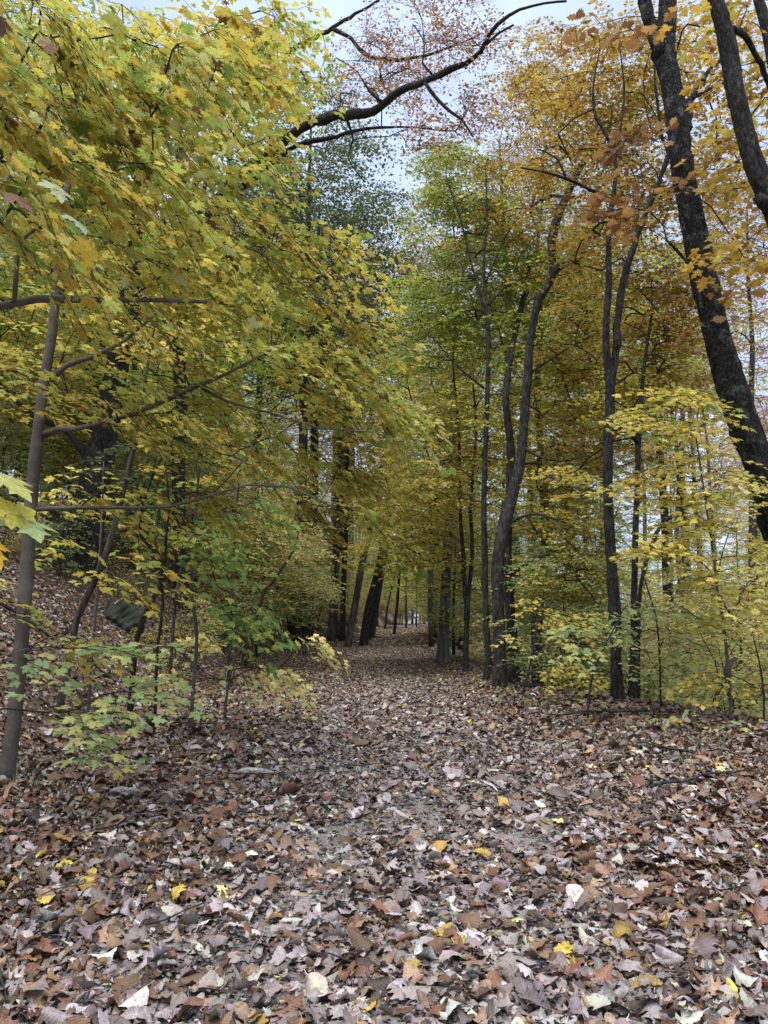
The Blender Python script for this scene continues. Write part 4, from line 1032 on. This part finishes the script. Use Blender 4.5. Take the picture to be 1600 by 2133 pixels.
# single crowns that show against the sky
for nm, px, y, s, lab in [('maroon_tree', 902, 33, 1.08, 'maroon leaved oak against the sky above the path'), ('dark_tree', 640, 24, 0.95, 'dark green oak crown behind the long limb left of the sky gap'),
                          ('orange_tree', 700, 44, 1.3, 'bright orange tree beyond the maroon oak'), ('gold_tree', 950, 38, 1.35, 'tall golden tree closing the sky gap right of the maroon oak'), ('yel_tree', 700, 31, 1.35, 'tall yellow tree closing the sky gap left of the maroon oak'), ('yel_tree2', 960, 27, 1.5, 'tall green and yellow tree behind the slim straight maple'), ('rust_tree', 730, 52, 1.4, 'high rusty oak above the leaning trunks'), ('rust_tree', 1080, 26, 0.98, 'tall sparse rusty oak right of the open sky'),
                          ('rust_tree', 1200, 30, 1.1, 'very tall rusty oak behind the golden crowns'), ('rust_tree', 1560, 28, 1.0, 'rusty oak behind the lichened trunk at the right edge'),
                          ('gold_tree', 1400, 20, 0.95, 'tall golden tree behind the lichened oak'), ('dark_tree', 615, 21.5, 0.85, 'low dark green oak filling the gap below the long limb'), ('dark_tree', 520, 30, 1.0, 'dark green oak behind the yellow maple leaves')]:
    d = ray(px, 1200); x = d[0] / d[1] * y
    place(PR[nm], x, y, 1.0, s, lab, 'tree', None)
# understory and bushes
scatter(34, (-9, -1.6), (8.5, 24), ['und_yel', 'und_green', 'und_gold', 'bush_yel', 'bush_green'], [3, 2, 3, 2, 2], 'on the bank left of the path', 0.9, 0.6, 1.0, low=True, keep=lambda x, y: x / y > -0.27 or y > 13)
scatter(26, (-14, -1.6), (24, 50), ['und_yel', 'und_gold', 'und_green'], [3, 3, 1], 'farther along the left of the path', 1.3, 0.7, 1.1, low=True)
scatter(25, (1.9, 10), (9.5, 22), ['und_yel', 'und_green', 'und_gold', 'bush_yel', 'bush_green'], [2, 4, 2, 2, 4], 'on the slope right of the path', 0.9, 0.6, 0.95, low=True, keep=lambda x, y: x > edge_r(y) + 0.2)
scatter(16, (3.0, 9), (6.8, 11), ['bush_yel', 'bush_green'], [3, 2], 'just over the right edge of the litter', 0.7, 0.6, 0.9, low=True, keep=lambda x, y: x > edge_r(y) + 0.5)
scatter(26, (2, 18), (22, 50), ['und_yel', 'und_gold', 'und_green'], [3, 3, 2], 'farther along the right of the path', 1.3, 0.7, 1.1, low=True)

# ------------------------------------------------------------------ leaf litter
LP = {'brown': (0.16, 0.088, 0.052), 'rust': (0.21, 0.10, 0.055), 'mauve': (0.315, 0.27, 0.262), 'pale': (0.50, 0.46, 0.45), 'tan': (0.32, 0.215, 0.14), 'grey': (0.22, 0.18, 0.17), 'dark': (0.075, 0.05, 0.04), 'ochre': (0.42, 0.28, 0.07), 'yellow': (0.60, 0.45, 0.08), 'green': (0.22, 0.30, 0.10), 'cream': (0.58, 0.53, 0.44)}
LW = {'brown': 25, 'rust': 11, 'mauve': 21, 'pale': 10, 'tan': 13, 'grey': 17, 'dark': 10, 'ochre': 2.2, 'yellow': 0.7, 'green': 0.12, 'cream': 3}
LC = np.array(list(LP.values())); LWt = np.array([LW[k] for k in LP], float); LWt /= LWt.sum()
LW2 = LWt.copy(); LW2[[0, 1]] *= 1.5; LW2[4] *= 5.0; LW2[7] *= 11.0; LW2[8] *= 14; LW2[3] *= 2.2; LW2[10] *= 3; LW2 /= LW2.sum()  # tan and yellow far leaves; pale ones weighted up to brighten the shaded path

def prof(kind, v):
    v = np.asarray(v)
    if kind == 'beech': return 0.30 * np.sin(pi * v ** 0.85) ** 0.8
    if kind == 'narrow': return 0.20 * np.sin(pi * v ** 0.9) ** 0.8
    if kind == 'round': return 0.40 * np.sin(pi * v ** 0.7) ** 0.65
    if kind == 'oak': return 0.29 * np.sin(pi * v ** 1.2) ** 0.8 * (1 + 0.38 * np.sin(v * 27))
    return 0.3 * np.sin(pi * v)

def litter(kind, nv, nu, X, Y, size, rgx, wts, zoff, tilt=0.33, strong=1.0, stem=False):
    n = len(X)
    v = np.linspace(0.0, 1.0, nv); u = np.linspace(-1, 1, nu)
    wv = prof(kind, np.clip(v, 0.02, 0.985)) * (1 + 0.07 * ((np.arange(nv) % 2) * 2 - 1) * (nv > 8))
    Vv, Uu = np.meshgrid(v, u, indexing='ij')
    xx = (wv[:, None] * u[None]).ravel(); vv = Vv.ravel()
    A = rgx.normal(0, 4.2, n) * strong; B = rgx.normal(0, 1.5, n) * strong; Tw = rgx.normal(0, 0.8, n) * strong
    cen = np.exp(-((X - path_c(Y)) / 0.95) ** 4)
    flat = 1 - 0.45 * cen; A = A * flat; B = B * flat; size = size * (1 - 0.12 * cen)
    A = np.where(rgx.uniform(0, 1, n) < 0.14 * strong, A * 2.0, A)
    A = np.where(np.abs(A) < 0.2, 0.2, A); B = np.where(np.abs(B) < 0.1, 0.1, B)
    ax = A[:, None] * xx[None]
    lx = np.sin(ax) / A[:, None]; lz = (1 - np.cos(ax)) / A[:, None]
    fold = rgx.uniform(-0.3, 0.5, n)[:, None] * np.abs(xx)[None]
    lz = lz + fold
    bv = B[:, None] * (vv[None] - 0.5)
    ly = np.sin(bv) / B[:, None]; lz = lz + (1 - np.cos(bv)) / B[:, None]
    if nv > 8:
        lz = lz + 0.018 * np.sin(vv[None] * rgx.uniform(14, 26, n)[:, None] + np.abs(xx)[None] * 9) * np.abs(xx)[None] * 5
        lz = lz + 0.03 * np.sin(xx[None] * 9 + vv[None] * 5 + rgx.uniform(0, 6, n)[:, None])
    tw = Tw[:, None] * (vv[None] - 0.5)
    lx, lz = lx * np.cos(tw) - lz * np.sin(tw), lx * np.sin(tw) + lz * np.cos(tw)
    loc = np.stack([lx, ly, lz], -1)
    k = loc.shape[1]
    faces = []
    ii = (np.arange(nv - 1)[:, None] * nu + np.arange(nu - 1)[None]).ravel()
    Fq = np.stack([ii, ii + 1, ii + nu + 1, ii + nu], -1)
    luv_u = (xx / 0.3); luv = np.column_stack([luv_u * 0.3, vv])
    if stem:
        y0 = loc[:, (nu // 2), :]                       # base of midrib
        st = []
        for (dx, dy, dz) in ((-0.012, 0, 0), (0.012, 0, 0), (0.010, -0.13, 0.02), (-0.010, -0.13, 0.02), (0.03, -0.28, -0.01), (0.012, -0.28, -0.01)):
            st.append(y0 + np.array([dx, dy, dz]))
        loc = np.concatenate([loc, np.stack(st, 1)], 1)
        Fq = np.vstack([Fq, [[k, k + 1, k + 2, k + 3], [k + 3, k + 2, k + 4, k + 5]]])
        luv = np.vstack([luv, [[0, 0]] * 6]); k += 6
    # orientation
    nrm = np.stack([rgx.normal(0, tilt, n), rgx.normal(0, tilt, n), np.ones(n)], -1)
    e = 0.05
    gxn = -(ground(X + e, Y) - ground(X - e, Y)) / (2 * e); gyn = -(ground(X, Y + e) - ground(X, Y - e)) / (2 * e)
    nrm[:, 0] += gxn; nrm[:, 1] += gyn
    nrm = norm(nrm) * np.where(rgx.uniform(0, 1, n) < 0.5, 1, -1)[:, None]
    az = rgx.uniform(0, 2 * pi, n); h = np.stack([np.cos(az), np.sin(az), np.zeros(n)], -1)
    Ya = norm(h - (h * nrm).sum(1, keepdims=True) * nrm); Xa = np.cross(Ya, nrm)
    W = (loc[..., 0:1] * Xa[:, None] + loc[..., 1:2] * Ya[:, None] + loc[..., 2:3] * nrm[:, None]) * size[:, None, None]
    zmin = W[..., 2].min(1); zm = W[..., 2].mean(1)
    steep = np.hypot(gxn, gyn)
    base = np.where(steep > 0.3, -zm, -zmin * 0.92)
    W = W + np.stack([X, Y, ground(X, Y) + base + zoff], -1)[:, None]
    wc = wts.copy(); wc[[2, 3, 5, 10]] *= 2.3; wc /= wc.sum()
    wb = wts.copy(); wb[[0, 1, 4, 6]] *= 1.35; wb /= wb.sum()
    drift = vnoise(X, Y, 4, 1.3) * 0.5
    pick = rgx.uniform(0, 1, n) < np.clip(cen + drift * 0.5, 0, 1)
    wtone = 0.97
    C = wtone * np.where(pick[:, None], LC[rgx.choice(len(LC), n, p=wc)], LC[rgx.choice(len(LC), n, p=wb)]) * rgx.uniform(0.65, 1.25, (n, 1)) * (1 + rgx.normal(0, 0.05, (n, 3)))
    Cc = np.repeat(np.column_stack([C, np.ones(n)]), k, 0)
    Lx = np.empty((n, k, 3), np.float32); Lx[:, :, :2] = luv[None]; Lx[:, :, 2] = rgx.uniform(0, 1, n)[:, None]
    off = (np.arange(n) * k)[:, None, None]
    return W.reshape(-1, 3), [(Fq[None] + off).reshape(-1, 4)], Cc, Lx.reshape(-1, 3)

rl = np.random.default_rng(5)
def scatter_xy(dens, y0, y1, xfun):
    pts = []
    ys = np.arange(y0, y1, (y1 - y0) / 40)
    dy = (y1 - y0) / 40
    for y in ys:
        a, b = xfun(y)
        c = rl.poisson(dens * (b - a) * dy)
        pts.append(np.column_stack([rl.uniform(a, b, c), rl.uniform(y, y + dy, c)]))
    return np.vstack(pts)

def bare(X, Y):
    """1 where the gravel shows through the litter"""
    r = 0
    for gx_, gy_, sx, sy, am in BARE:
        r = r + am * np.exp(-((X - gx_) / sx) ** 2 - ((Y - gy_) / sy) ** 2)
    p = np.clip(0.8 + 0.5 * vnoise(X, Y, 3, 9.0), 0, 1)
    return np.clip(r * p * 1.3, 0, 1)
BARE = []
for px_, py_, sx, sy, am in ((700, 1760, 0.16, 0.35, 1), (860, 1690, 0.22, 0.4, 0.9), (1110, 1750, 0.14, 0.25, 0.9), (650, 1870, 0.10, 0.14, 0.8), (890, 1950, 0.08, 0.10, 0.7), (640, 2040, 0.07, 0.06, 0.9), (770, 1600, 0.3, 0.5, 0.7), (560, 1930, 0.06, 0.07, 0.6), (900, 1550, 0.35, 0.7, 0.5)):
    g = G(px_, py_); BARE.append((g[0], g[1], sx, sy, am))

L_all = []
P1 = scatter_xy(1450, 0.5, 3.4, lambda y: (-0.62 * y - 0.7, 0.62 * y + 0.7))
bb = bare(P1[:, 0], P1[:, 1])
P1 = P1[rl.uniform(0, 1, len(P1)) > bb * 0.93]
kinds = ['beech', 'narrow', 'round', 'oak', 'beech', 'round']
cuts = np.array_split(np.arange(len(P1)), len(kinds))
perm = rl.permutation(len(P1))
for kd, c in zip(kinds, cuts):
    q = P1[perm[c]]
    sz = np.clip(rl.lognormal(math.log(0.047), 0.40, len(q)), 0.022, 0.092) * (1.3 if kd == 'oak' else 1)
    L_all.append(litter(kd, 13 if kd != 'oak' else 19, 5, q[:, 0], q[:, 1], sz, rl, LWt, rl.uniform(0, 0.018, len(q)), stem=True))
P2 = scatter_xy(1350, 3.4, 9, lambda y: (-0.62 * y - 1.2, min(0.62 * y + 0.9, float(edge_r(y)) + 1.5)))
bb = bare(P2[:, 0], P2[:, 1]); P2 = P2[rl.uniform(0, 1, len(P2)) > bb * 0.85]
perm = rl.permutation(len(P2)); cuts = np.array_split(np.arange(len(P2)), 4)
for kd, c in zip(['beech', 'narrow', 'round', 'beech'], cuts):
    q = P2[perm[c]]
    sz = np.clip(rl.lognormal(math.log(0.045), 0.36, len(q)), 0.03, 0.14)
    L_all.append(litter(kd, 6, 3, q[:, 0], q[:, 1], sz, rl, LWt, rl.uniform(0, 0.022, len(q))))
P3 = scatter_xy(760, 9, 24, lambda y: (-8, float(edge_r(y)) + 2.5))
P3 = P3[P3[:, 0] > -0.55 * P3[:, 1] - 1]
q = P3; sz = rl.uniform(0.038, 0.075, len(q))
L_all.append(litter('beech', 4, 3, q[:, 0], q[:, 1], sz, rl, LWt * 0.35 + LW2 * 0.65, rl.uniform(0, 0.02, len(q))))
P4 = scatter_xy(150, 24, 85, lambda y: (float(path_c(y)) - 4.5, float(path_c(y)) + 4))
q = P4; sz = rl.uniform(0.08, 0.14, len(q))
L_all.append(litter('round', 3, 3, q[:, 0], q[:, 1], sz, rl, LW2, rl.uniform(0, 0.02, len(q)), strong=0.5))
P5 = scatter_xy(30, 7, 30, lambda y: (float(edge_r(y)) + 1.5, float(edge_r(y)) + 9))
q = P5; sz = rl.uniform(0.09, 0.17, len(q))
L_all.append(litter('round', 3, 3, q[:, 0], q[:, 1], sz, rl, LW2, rl.uniform(0, 0.02, len(q)), strong=0.5))
P0 = scatter_xy(2400, 0.5, 5.0, lambda y: (-0.62 * y - 0.7, 0.62 * y + 0.7))
bb = bare(P0[:, 0], P0[:, 1]); P0 = P0[rl.uniform(0, 1, len(P0)) > bb * 0.6]
q = P0; sz = rl.uniform(0.012, 0.034, len(q))
L_all.append(litter('round', 3, 3, q[:, 0], q[:, 1], sz, rl, LWt, rl.uniform(-0.004, 0.022, len(q)), tilt=0.4))
V, F, at = cat_leaves(L_all)
lo = mesh_obj('leaf_litter', V, F, M_LITTER, attrs=at, smooth=True)
tag(lo, kind='stuff')
# fresh yellow maple leaves fallen on the litter
q = scatter_xy(1.6, 1.0, 9, lambda y: (-0.5 * y, 0.5 * y)); n = len(q)
z = ground(q[:, 0], q[:, 1]) + rl.uniform(0.02, 0.045, n)
az = rl.uniform(0, 6.28, n)
lv = leaves('maple', np.column_stack([q, z]), np.column_stack([np.cos(az), np.sin(az), rl.normal(0, 0.2, n)]), np.column_stack([rl.normal(0, 0.3, (n, 2)), np.ones(n)]), rl.uniform(0.03, 0.058, n), pal_pick('lightyel', n, rl), curl=rl.uniform(-1.5, 3, n))
V, F, at = cat_leaves([lv])
tag(mesh_obj('yellow_leaf_litter', V, F, M_LITTER, attrs=at, smooth=False), kind='stuff')

# gravel stones showing between the leaves
def pebbles(n):
    X = rl.uniform(-1.2, 1.4, n); Y = 0.9 + 5.0 * rl.uniform(0, 1, n) ** 1.3
    s = rl.lognormal(math.log(0.0045), 0.45, n)
    t = (1 + 5 ** 0.5) / 2
    iv = norm(np.array([(-1, t, 0), (1, t, 0), (-1, -t, 0), (1, -t, 0), (0, -1, t), (0, 1, t), (0, -1, -t), (0, 1, -t), (t, 0, -1), (t, 0, 1), (-t, 0, -1), (-t, 0, 1)], float))
    fi = np.array([(0, 11, 5), (0, 5, 1), (0, 1, 7), (0, 7, 10), (0, 10, 11), (1, 5, 9), (5, 11, 4), (11, 10, 2), (10, 7, 6), (7, 1, 8), (3, 9, 4), (3, 4, 2), (3, 2, 6), (3, 6, 8), (3, 8, 9), (4, 9, 5), (2, 4, 11), (6, 2, 10), (8, 6, 7), (9, 8, 1)])
    V = iv[None] * rl.uniform(0.7, 1.3, (n, 12, 1)) * rl.uniform(0.6, 1.3, (n, 1, 3)) * s[:, None, None]
    V = V + np.column_stack([X, Y, ground(X, Y) + s * 0.3])[:, None]
    return V.reshape(-1, 3), (fi[None] + (np.arange(n) * 12)[:, None, None]).reshape(-1, 3)
V, F = pebbles(22000)
tag(mesh_obj('gravel', V, F, M_PEBBLE, smooth=False), kind='stuff')

# ------------------------------------------------------------------ boulder, log, weathered wood, twigs, grass
def blob(name, c, rad, mat, seed, label, cat, group=None, rot=0.0, amp=0.25, sub=4):
    import bmesh
    bm = bmesh.new(); bmesh.ops.create_icosphere(bm, subdivisions=sub, radius=1.0)
    rgx = np.random.default_rng(seed)
    pl = norm(rgx.normal(0, 1, (9, 3))); dd = rgx.uniform(0.62, 0.9, 9)
    for v in bm.verts:
        p = np.array(v.co)
        for q, d in zip(pl, dd):
            e = p @ q - d
            if e > 0: p = p - q * e * 0.9
        p = p * (1 + amp * (0.3 * sin(5 * p[0] + 3 * p[1]) * sin(4 * p[2] + seed) + 0.16 * sin(13 * p[0] - 7 * p[2] + 1) * sin(11 * p[1] + 9 * p[2]) + 0.10 * sin(29 * p[0] + 17 * p[1]) * sin(23 * p[2] + 19 * p[1])) - 0.07 * math.exp(-((p[0] * 0.9 - p[2] * 0.5 + 0.1) / 0.05) ** 2))
        p = p * np.array(rad)
        v.co = (p[0] * cos(rot) - p[1] * sin(rot), p[0] * sin(rot) + p[1] * cos(rot), p[2])
    me = bpy.data.meshes.new(name); bm.to_mesh(me); bm.free()
    me.materials.append(mat)
    for f in me.polygons: f.use_smooth = True
    o = bpy.data.objects.new(name, me); COL.objects.link(o); o.location = tuple(c)
    return tag(o, label, cat, group)
g = G(248, 1305)
blob('boulder', (g[0], g[1] + 0.12, g[2] + 0.10), (0.30, 0.30, 0.25), M_ROCK, 8, 'mossy dark boulder set in the leafy left bank', 'rock', rot=0.3, amp=0.5, sub=5)
M_LOG = M_BARK_DARK
g = G(1085, 1438)
lg = smooth_path([(g[0] - 0.05, g[1] + 0.1, g[2] + 0.05, 0.05), (g[0] + 0.25, g[1] + 0.0, float(ground(g[0] + 0.25, g[1])) + 0.05, 0.055), (g[0] + 0.75, g[1] - 0.1, float(ground(g[0] + 0.75, g[1] - 0.1)) + 0.05, 0.045)], 0.05)
V, F = join([tube(lg, 18, 0.12, 5, 3)])
tag(mesh_obj('fallen_log', V, F, M_LOG, loc=lg[0, :3]), 'short dark rotting log at the foot of the black trunk on the right', 'log')
M_WOOD = bark_material('weathered_wood', (0.25, 0.23, 0.21), (0.62, 0.59, 0.54), lich=0.0, ridge=30, stretch=1.0, bump=0.6)
for px, py, ln, lab in ((532, 1625, 0.22, 'bleached broken wood lying on the litter left of the path middle'), (262, 1668, 0.17, 'small bleached wood splinter on the litter below the green maple shoot')):
    g = G(px, py)
    q = smooth_path([(g[0] - ln / 2, g[1], g[2] + 0.045, 0.006), (g[0] - ln / 4, g[1] + 0.01, g[2] + 0.05, 0.016), (g[0] + ln / 5, g[1], g[2] + 0.05, 0.014), (g[0] + ln / 2, g[1] - 0.02, g[2] + 0.045, 0.004)], 0.012)
    V, F = join([tube(q, 12, 0.3, int(px), 2)])
    tag(mesh_obj('wood_piece', V, F, M_WOOD, loc=q[0, :3]), lab, 'wood')
for k in range(44):
    x = rl.uniform(-2.6, 2.9); y = rl.uniform(1.2, 7.5)
    a = rl.uniform(0, 6.28); ln = rl.uniform(0.15, 0.5)
    pts = []
    for s in range(5):
        xx_ = x + cos(a) * ln * s / 4 + rl.normal(0, 0.012); yy_ = y + sin(a) * ln * s / 4 + rl.normal(0, 0.012)
        pts.append((xx_, yy_, float(ground(xx_, yy_)) + 0.035 + rl.uniform(0, 0.012), 0.0035 * (1 - s / 6)))
    q = smooth_path(pts, 0.03)
    V, F = join([tube(q, 6, 0.1, k, 0)])
    tag(mesh_obj('fallen_twig', V, F, M_TWIG, loc=q[0, :3]), 'thin fallen twig lying on the leaf litter', 'twig', 'fallen twigs on the leaf litter')

for k, (px, py, ln, rr, a) in enumerate([(330, 1520, 0.9, 0.012, 0.3), (180, 1600, 0.7, 0.010, -0.4), (1450, 1640, 0.8, 0.010, 0.5), (1240, 1500, 0.9, 0.014, 2.9), (90, 1330, 1.3, 0.02, 0.5), (400, 1390, 1.1, 0.016, -0.2), (1380, 1570, 0.6, 0.009, 1.9), (640, 1430, 0.6, 0.008, 0.9)]):
    g = G(px, py); pts = []
    for s in range(6):
        x = g[0] + cos(a) * ln * (s / 5 - 0.5) + rl.normal(0, 0.02); y = g[1] + sin(a) * ln * (s / 5 - 0.5) + rl.normal(0, 0.02)
        pts.append((x, y, float(ground(x, y)) + 0.035 + rr + rl.uniform(0, 0.02), rr * (1 - s / 8)))
    q = smooth_path(pts, 0.04); sub = []
    for m_ in (int(len(q) * 0.4), int(len(q) * 0.65)):
        b0 = q[m_]; da = a + rl.choice([-1, 1]) * 0.8; l2 = ln * 0.3
        sub.append(tube(smooth_path([tuple(b0[:3]) + (rr * 0.5,), (b0[0] + cos(da) * l2 * 0.5, b0[1] + sin(da) * l2 * 0.5, b0[2] + 0.03, rr * 0.4), (b0[0] + cos(da) * l2, b0[1] + sin(da) * l2, b0[2] + 0.02, rr * 0.2)], 0.04), 6, 0.1, k, 0))
    V, F = join([tube(q, 9, 0.14, k, 2)] + sub)
    tag(mesh_obj('fallen_branch', V, F, M_BARK_MID, loc=q[0, :3]), ['dead forked branch at the foot of the bank below the green sprays', 'dead forked branch near the foot of the smooth grey maple', 'dead forked branch on the litter toward the right picture edge', 'thick dead branch lying by the foot of the dark pair of trunks', 'thick dead branch high on the left bank', 'dead branch on the bank by the crooked stems', 'short dead branch among the grass tufts on the right', 'slim dead branch at the left side of the path'][k], 'branch')

def seedling(px, py, n, h, pal, lab, grp):
    g = G(px, py)
    root = empty('seedling', g); tag(root, lab, 'seedling', grp)
    top = np.array([g[0] + rl.normal(0, 0.03), g[1] + rl.normal(0, 0.03), g[2] + h])
    V, F = join([segs(np.array([g - [0, 0, 0.02]]), np.array([top]), np.array([0.003]), np.array([0.0015]), 5)])
    mesh_obj('stem', V, F, M_TWIG, root, loc=g)
    u = rl.uniform(0.5, 1, n); az = rl.uniform(0, 6.28, n)
    O = g + (top - g) * u[:, None]; A = np.column_stack([np.cos(az), np.sin(az), rl.normal(-0.1, 0.2, n)])
    O = O + A * rl.uniform(0.01, 0.06, (n, 1))
    lv = leaves('maple', O, A, np.column_stack([rl.normal(0, 0.25, (n, 2)), np.ones(n)]), rl.uniform(0.035, 0.06, n), pal_pick(pal, n, rl))
    V, F, at = cat_leaves([lv]); mesh_obj('foliage', V, F, M_LEAF, root, attrs=at, smooth=False, loc=g)
for px, py in [(1040, 1470), (1075, 1465), (1110, 1490), (1150, 1478), (1195, 1492), (1240, 1500), (1350, 1530), (1400, 1535), (1450, 1530), (1490, 1545), (1560, 1550), (950, 1400), (1000, 1440)]:
    seedling(px, py, 9, 0.16, 'palegreen', 'tiny pale green maple seedling at the right edge of the litter', 'seedlings along the right litter edge')
for px, py in [(640, 1420), (600, 1440), (560, 1460), (480, 1470), (420, 1490), (330, 1540), (250, 1570)]:
    seedling(px, py, 8, 0.14, 'lightyel', 'tiny yellow maple seedling at the left edge of the path', 'seedlings along the left path edge')

mg, t, N_, L_ = mat_new('grass_blade')
o_ = N_('ShaderNodeOutputMaterial'); b_ = N_('ShaderNodeBsdfPrincipled'); at_ = N_('ShaderNodeAttribute'); at_.attribute_name = 'Col'
L_(at_.outputs['Color'], b_.inputs['Base Color']); b_.inputs['Roughness'].default_value = 0.6; L_(b_.outputs[0], o_.inputs['Surface'])
def tuft(px, py, n, h, label, grp, green):
    g = G(px, py)
    Vv = []; Ff = []; Cc = []
    for k in range(n):
        a = rl.uniform(0, 6.28); r = abs(rl.normal(0, 0.05)); x = g[0] + r * cos(a) * 1.6; y = g[1] + r * sin(a)
        z = float(ground(x, y)); hh = h * rl.uniform(0.5, 1.2); b = rl.uniform(0, 6.28); ln = rl.uniform(0.2, 0.9) * hh
        wd = 0.0022; px_, py_ = -sin(b) * wd, cos(b) * wd
        o = len(Vv)
        for s in range(4):
            u = s / 3
            cx = x + cos(b) * ln * u * u; cy = y + sin(b) * ln * u * u; cz = z + hh * (u - 0.25 * u * u)
            ww = 1 - u * 0.9
            Vv += [(cx - px_ * ww, cy - py_ * ww, cz), (cx + px_ * ww, cy + py_ * ww, cz)]
        for s in range(3):
            Ff.append((o + 2 * s, o + 2 * s + 1, o + 2 * s + 3, o + 2 * s + 2))
        c = np.array(green) * rl.uniform(0.6, 1.3)
        Cc += [(*c, 1)] * 8
    ob = mesh_obj('grass_tuft', np.array(Vv), np.array(Ff), mg, attrs={'Col': ('FLOAT_COLOR', np.array(Cc))}, loc=g)
    tag(ob, label, 'grass tuft', grp)
for px, py in [(1205, 1515), (1230, 1540), (1150, 1500), (1300, 1545), (1340, 1560), (1120, 1475), (1265, 1590), (1380, 1545), (1450, 1560), (1180, 1570), (1030, 1455), (1420, 1600), (1100, 1460), (1320, 1520), (1500, 1560)]:
    tuft(px, py, 46, 0.11, 'wispy grey green grass tuft near the right edge of the litter', 'grass tufts near the right litter edge', (0.14, 0.17, 0.09))
for px, py in [(60, 1615), (90, 1600), (40, 1640), (80, 1650)]:
    tuft(px, py, 46, 0.10, 'green grass tuft at the foot of the smooth grey maple', 'grass tufts by the smooth grey maple', (0.09, 0.13, 0.05))
for px, py in [(498, 1645), (580, 1575)]:
    tuft(px, py, 30, 0.05, 'tiny green tuft poking through the litter left of the path middle', 'tiny tufts in the litter', (0.10, 0.17, 0.06))
for o in [o for o in sc.objects if o.parent is None and 'bank' in o.get('label', '') and o.get('group') and o.type == 'EMPTY']:
    if 4 < o.location.y < 10.5 and 165 < 800 + FPX * o.location.x / o.location.y < 335:      # keep the view to the boulder
        for c in list(o.children): bpy.data.objects.remove(c)
        bpy.data.objects.remove(o)
REFS = [(20, 'left of the smooth grey maple'), (110, 'just right of the smooth grey maple'), (190, 'by the very thick dark trunk'), (290, 'behind the crooked tree'), (390, 'behind the green leaved maple'), (490, 'behind the thin straight stem'), (600, 'behind the pale sapling low over the path'), (690, 'by the grey and dark upright pair'), (745, 'by the first leaning trunk'), (800, 'behind the row of leaning trunks'), (850, 'above the far end of the path'), (905, 'left of the pale blotchy trunk'), (970, 'behind the twin stemmed maple'), (1015, 'behind the slim straight maple'), (1060, 'behind the s shaped trunk'), (1150, 'right of the s shaped trunk'), (1225, 'left of the dark pair of trunks'), (1300, 'behind the dark pair of trunks'), (1380, 'right of the dark pair of trunks'), (1460, 'left of the sapling with the gall'), (1540, 'right of the sapling with the gall'), (1640, 'below the lichened oak')]
ORD = ['nearest', 'second nearest', 'third nearest', 'fourth nearest', 'fifth nearest', 'sixth nearest', 'seventh nearest', 'eighth nearest', 'ninth nearest']
byl = {}
for o in sc.objects:
    if o.parent is None and o.get('group') and o.type == 'EMPTY':
        px = 800 + FPX * o.location.x / max(o.location.y, 1)
        ref = min(REFS, key=lambda q: abs(q[0] - px))[1]
        byl.setdefault((o['label'], ref if 'arching' not in o['label'] and 'closing' not in o['label'] else ''), []).append(o)
for (lb, ref), os_ in byl.items():
    os_.sort(key=lambda o: o.location.y)
    lead = lb.split(' on the ')[0].split(' in the ')[0].split(' farther ')[0].split(' behind ')[0].split(' just ')[0].split(' at the ')[0].replace('tiny ', '')
    far = '' if 'far' not in lb else ' far off'
    for k, o in enumerate(os_):
        rank = '' if len(os_) == 1 else f'{ORD[min(k, 8)]} '
        o['label'] = f'{rank}{lead}{far if far not in lead else ""}, {ref}' if 'arching' not in lb and 'closing' not in lb else f'{rank}{lb}'
last = {}
for o in sc.objects:
    if o.parent is None and o.get('label') and o.type == 'EMPTY': last.setdefault(o['label'], []).append(o)
def clip_words(t): return ' '.join(t.split()[:16])
DIST = lambda y: 'foremost' if y < 8 else 'close by' if y < 12 else 'fairly near' if y < 20 else 'mid distance' if y < 35 else 'farther' if y < 55 else 'far off' if y < 80 else 'farthest'
for lb, os_ in last.items():
    if len(os_) > 1:
        for o in os_: o['label'] = f'{lb}, {DIST(o.location.y)}'
tie = {}
for o in sc.objects:
    if o.parent is None and o.get('label') and o.type == 'EMPTY' and 'seedling' not in o['label']: tie.setdefault(o['label'], []).append(o)
for lb, os_ in tie.items():
    if len(os_) > 1:
        os_.sort(key=lambda o: o.location.x / max(o.location.y, 1))
        names = ['left one', 'right one'] if len(os_) == 2 else ['left one', 'middle one', 'right one', 'far right one', 'farthest right one', 'last one']
        for k, o in enumerate(os_): o['label'] = f'{lb}, {names[min(k, len(names) - 1)]}'
for o in sc.objects:
    if o.parent is None and o.get('label') and len(o['label'].split()) > 16:
        t = o['label'].replace(' of the path', ' of path').replace(' the ', ' ').replace(' of far path', ' of path')
        o['label'] = clip_words(t)
# trees are named apart by their place when words alone tie
for o in list(sc.objects):
    if 'used' in o.keys(): del o['used']
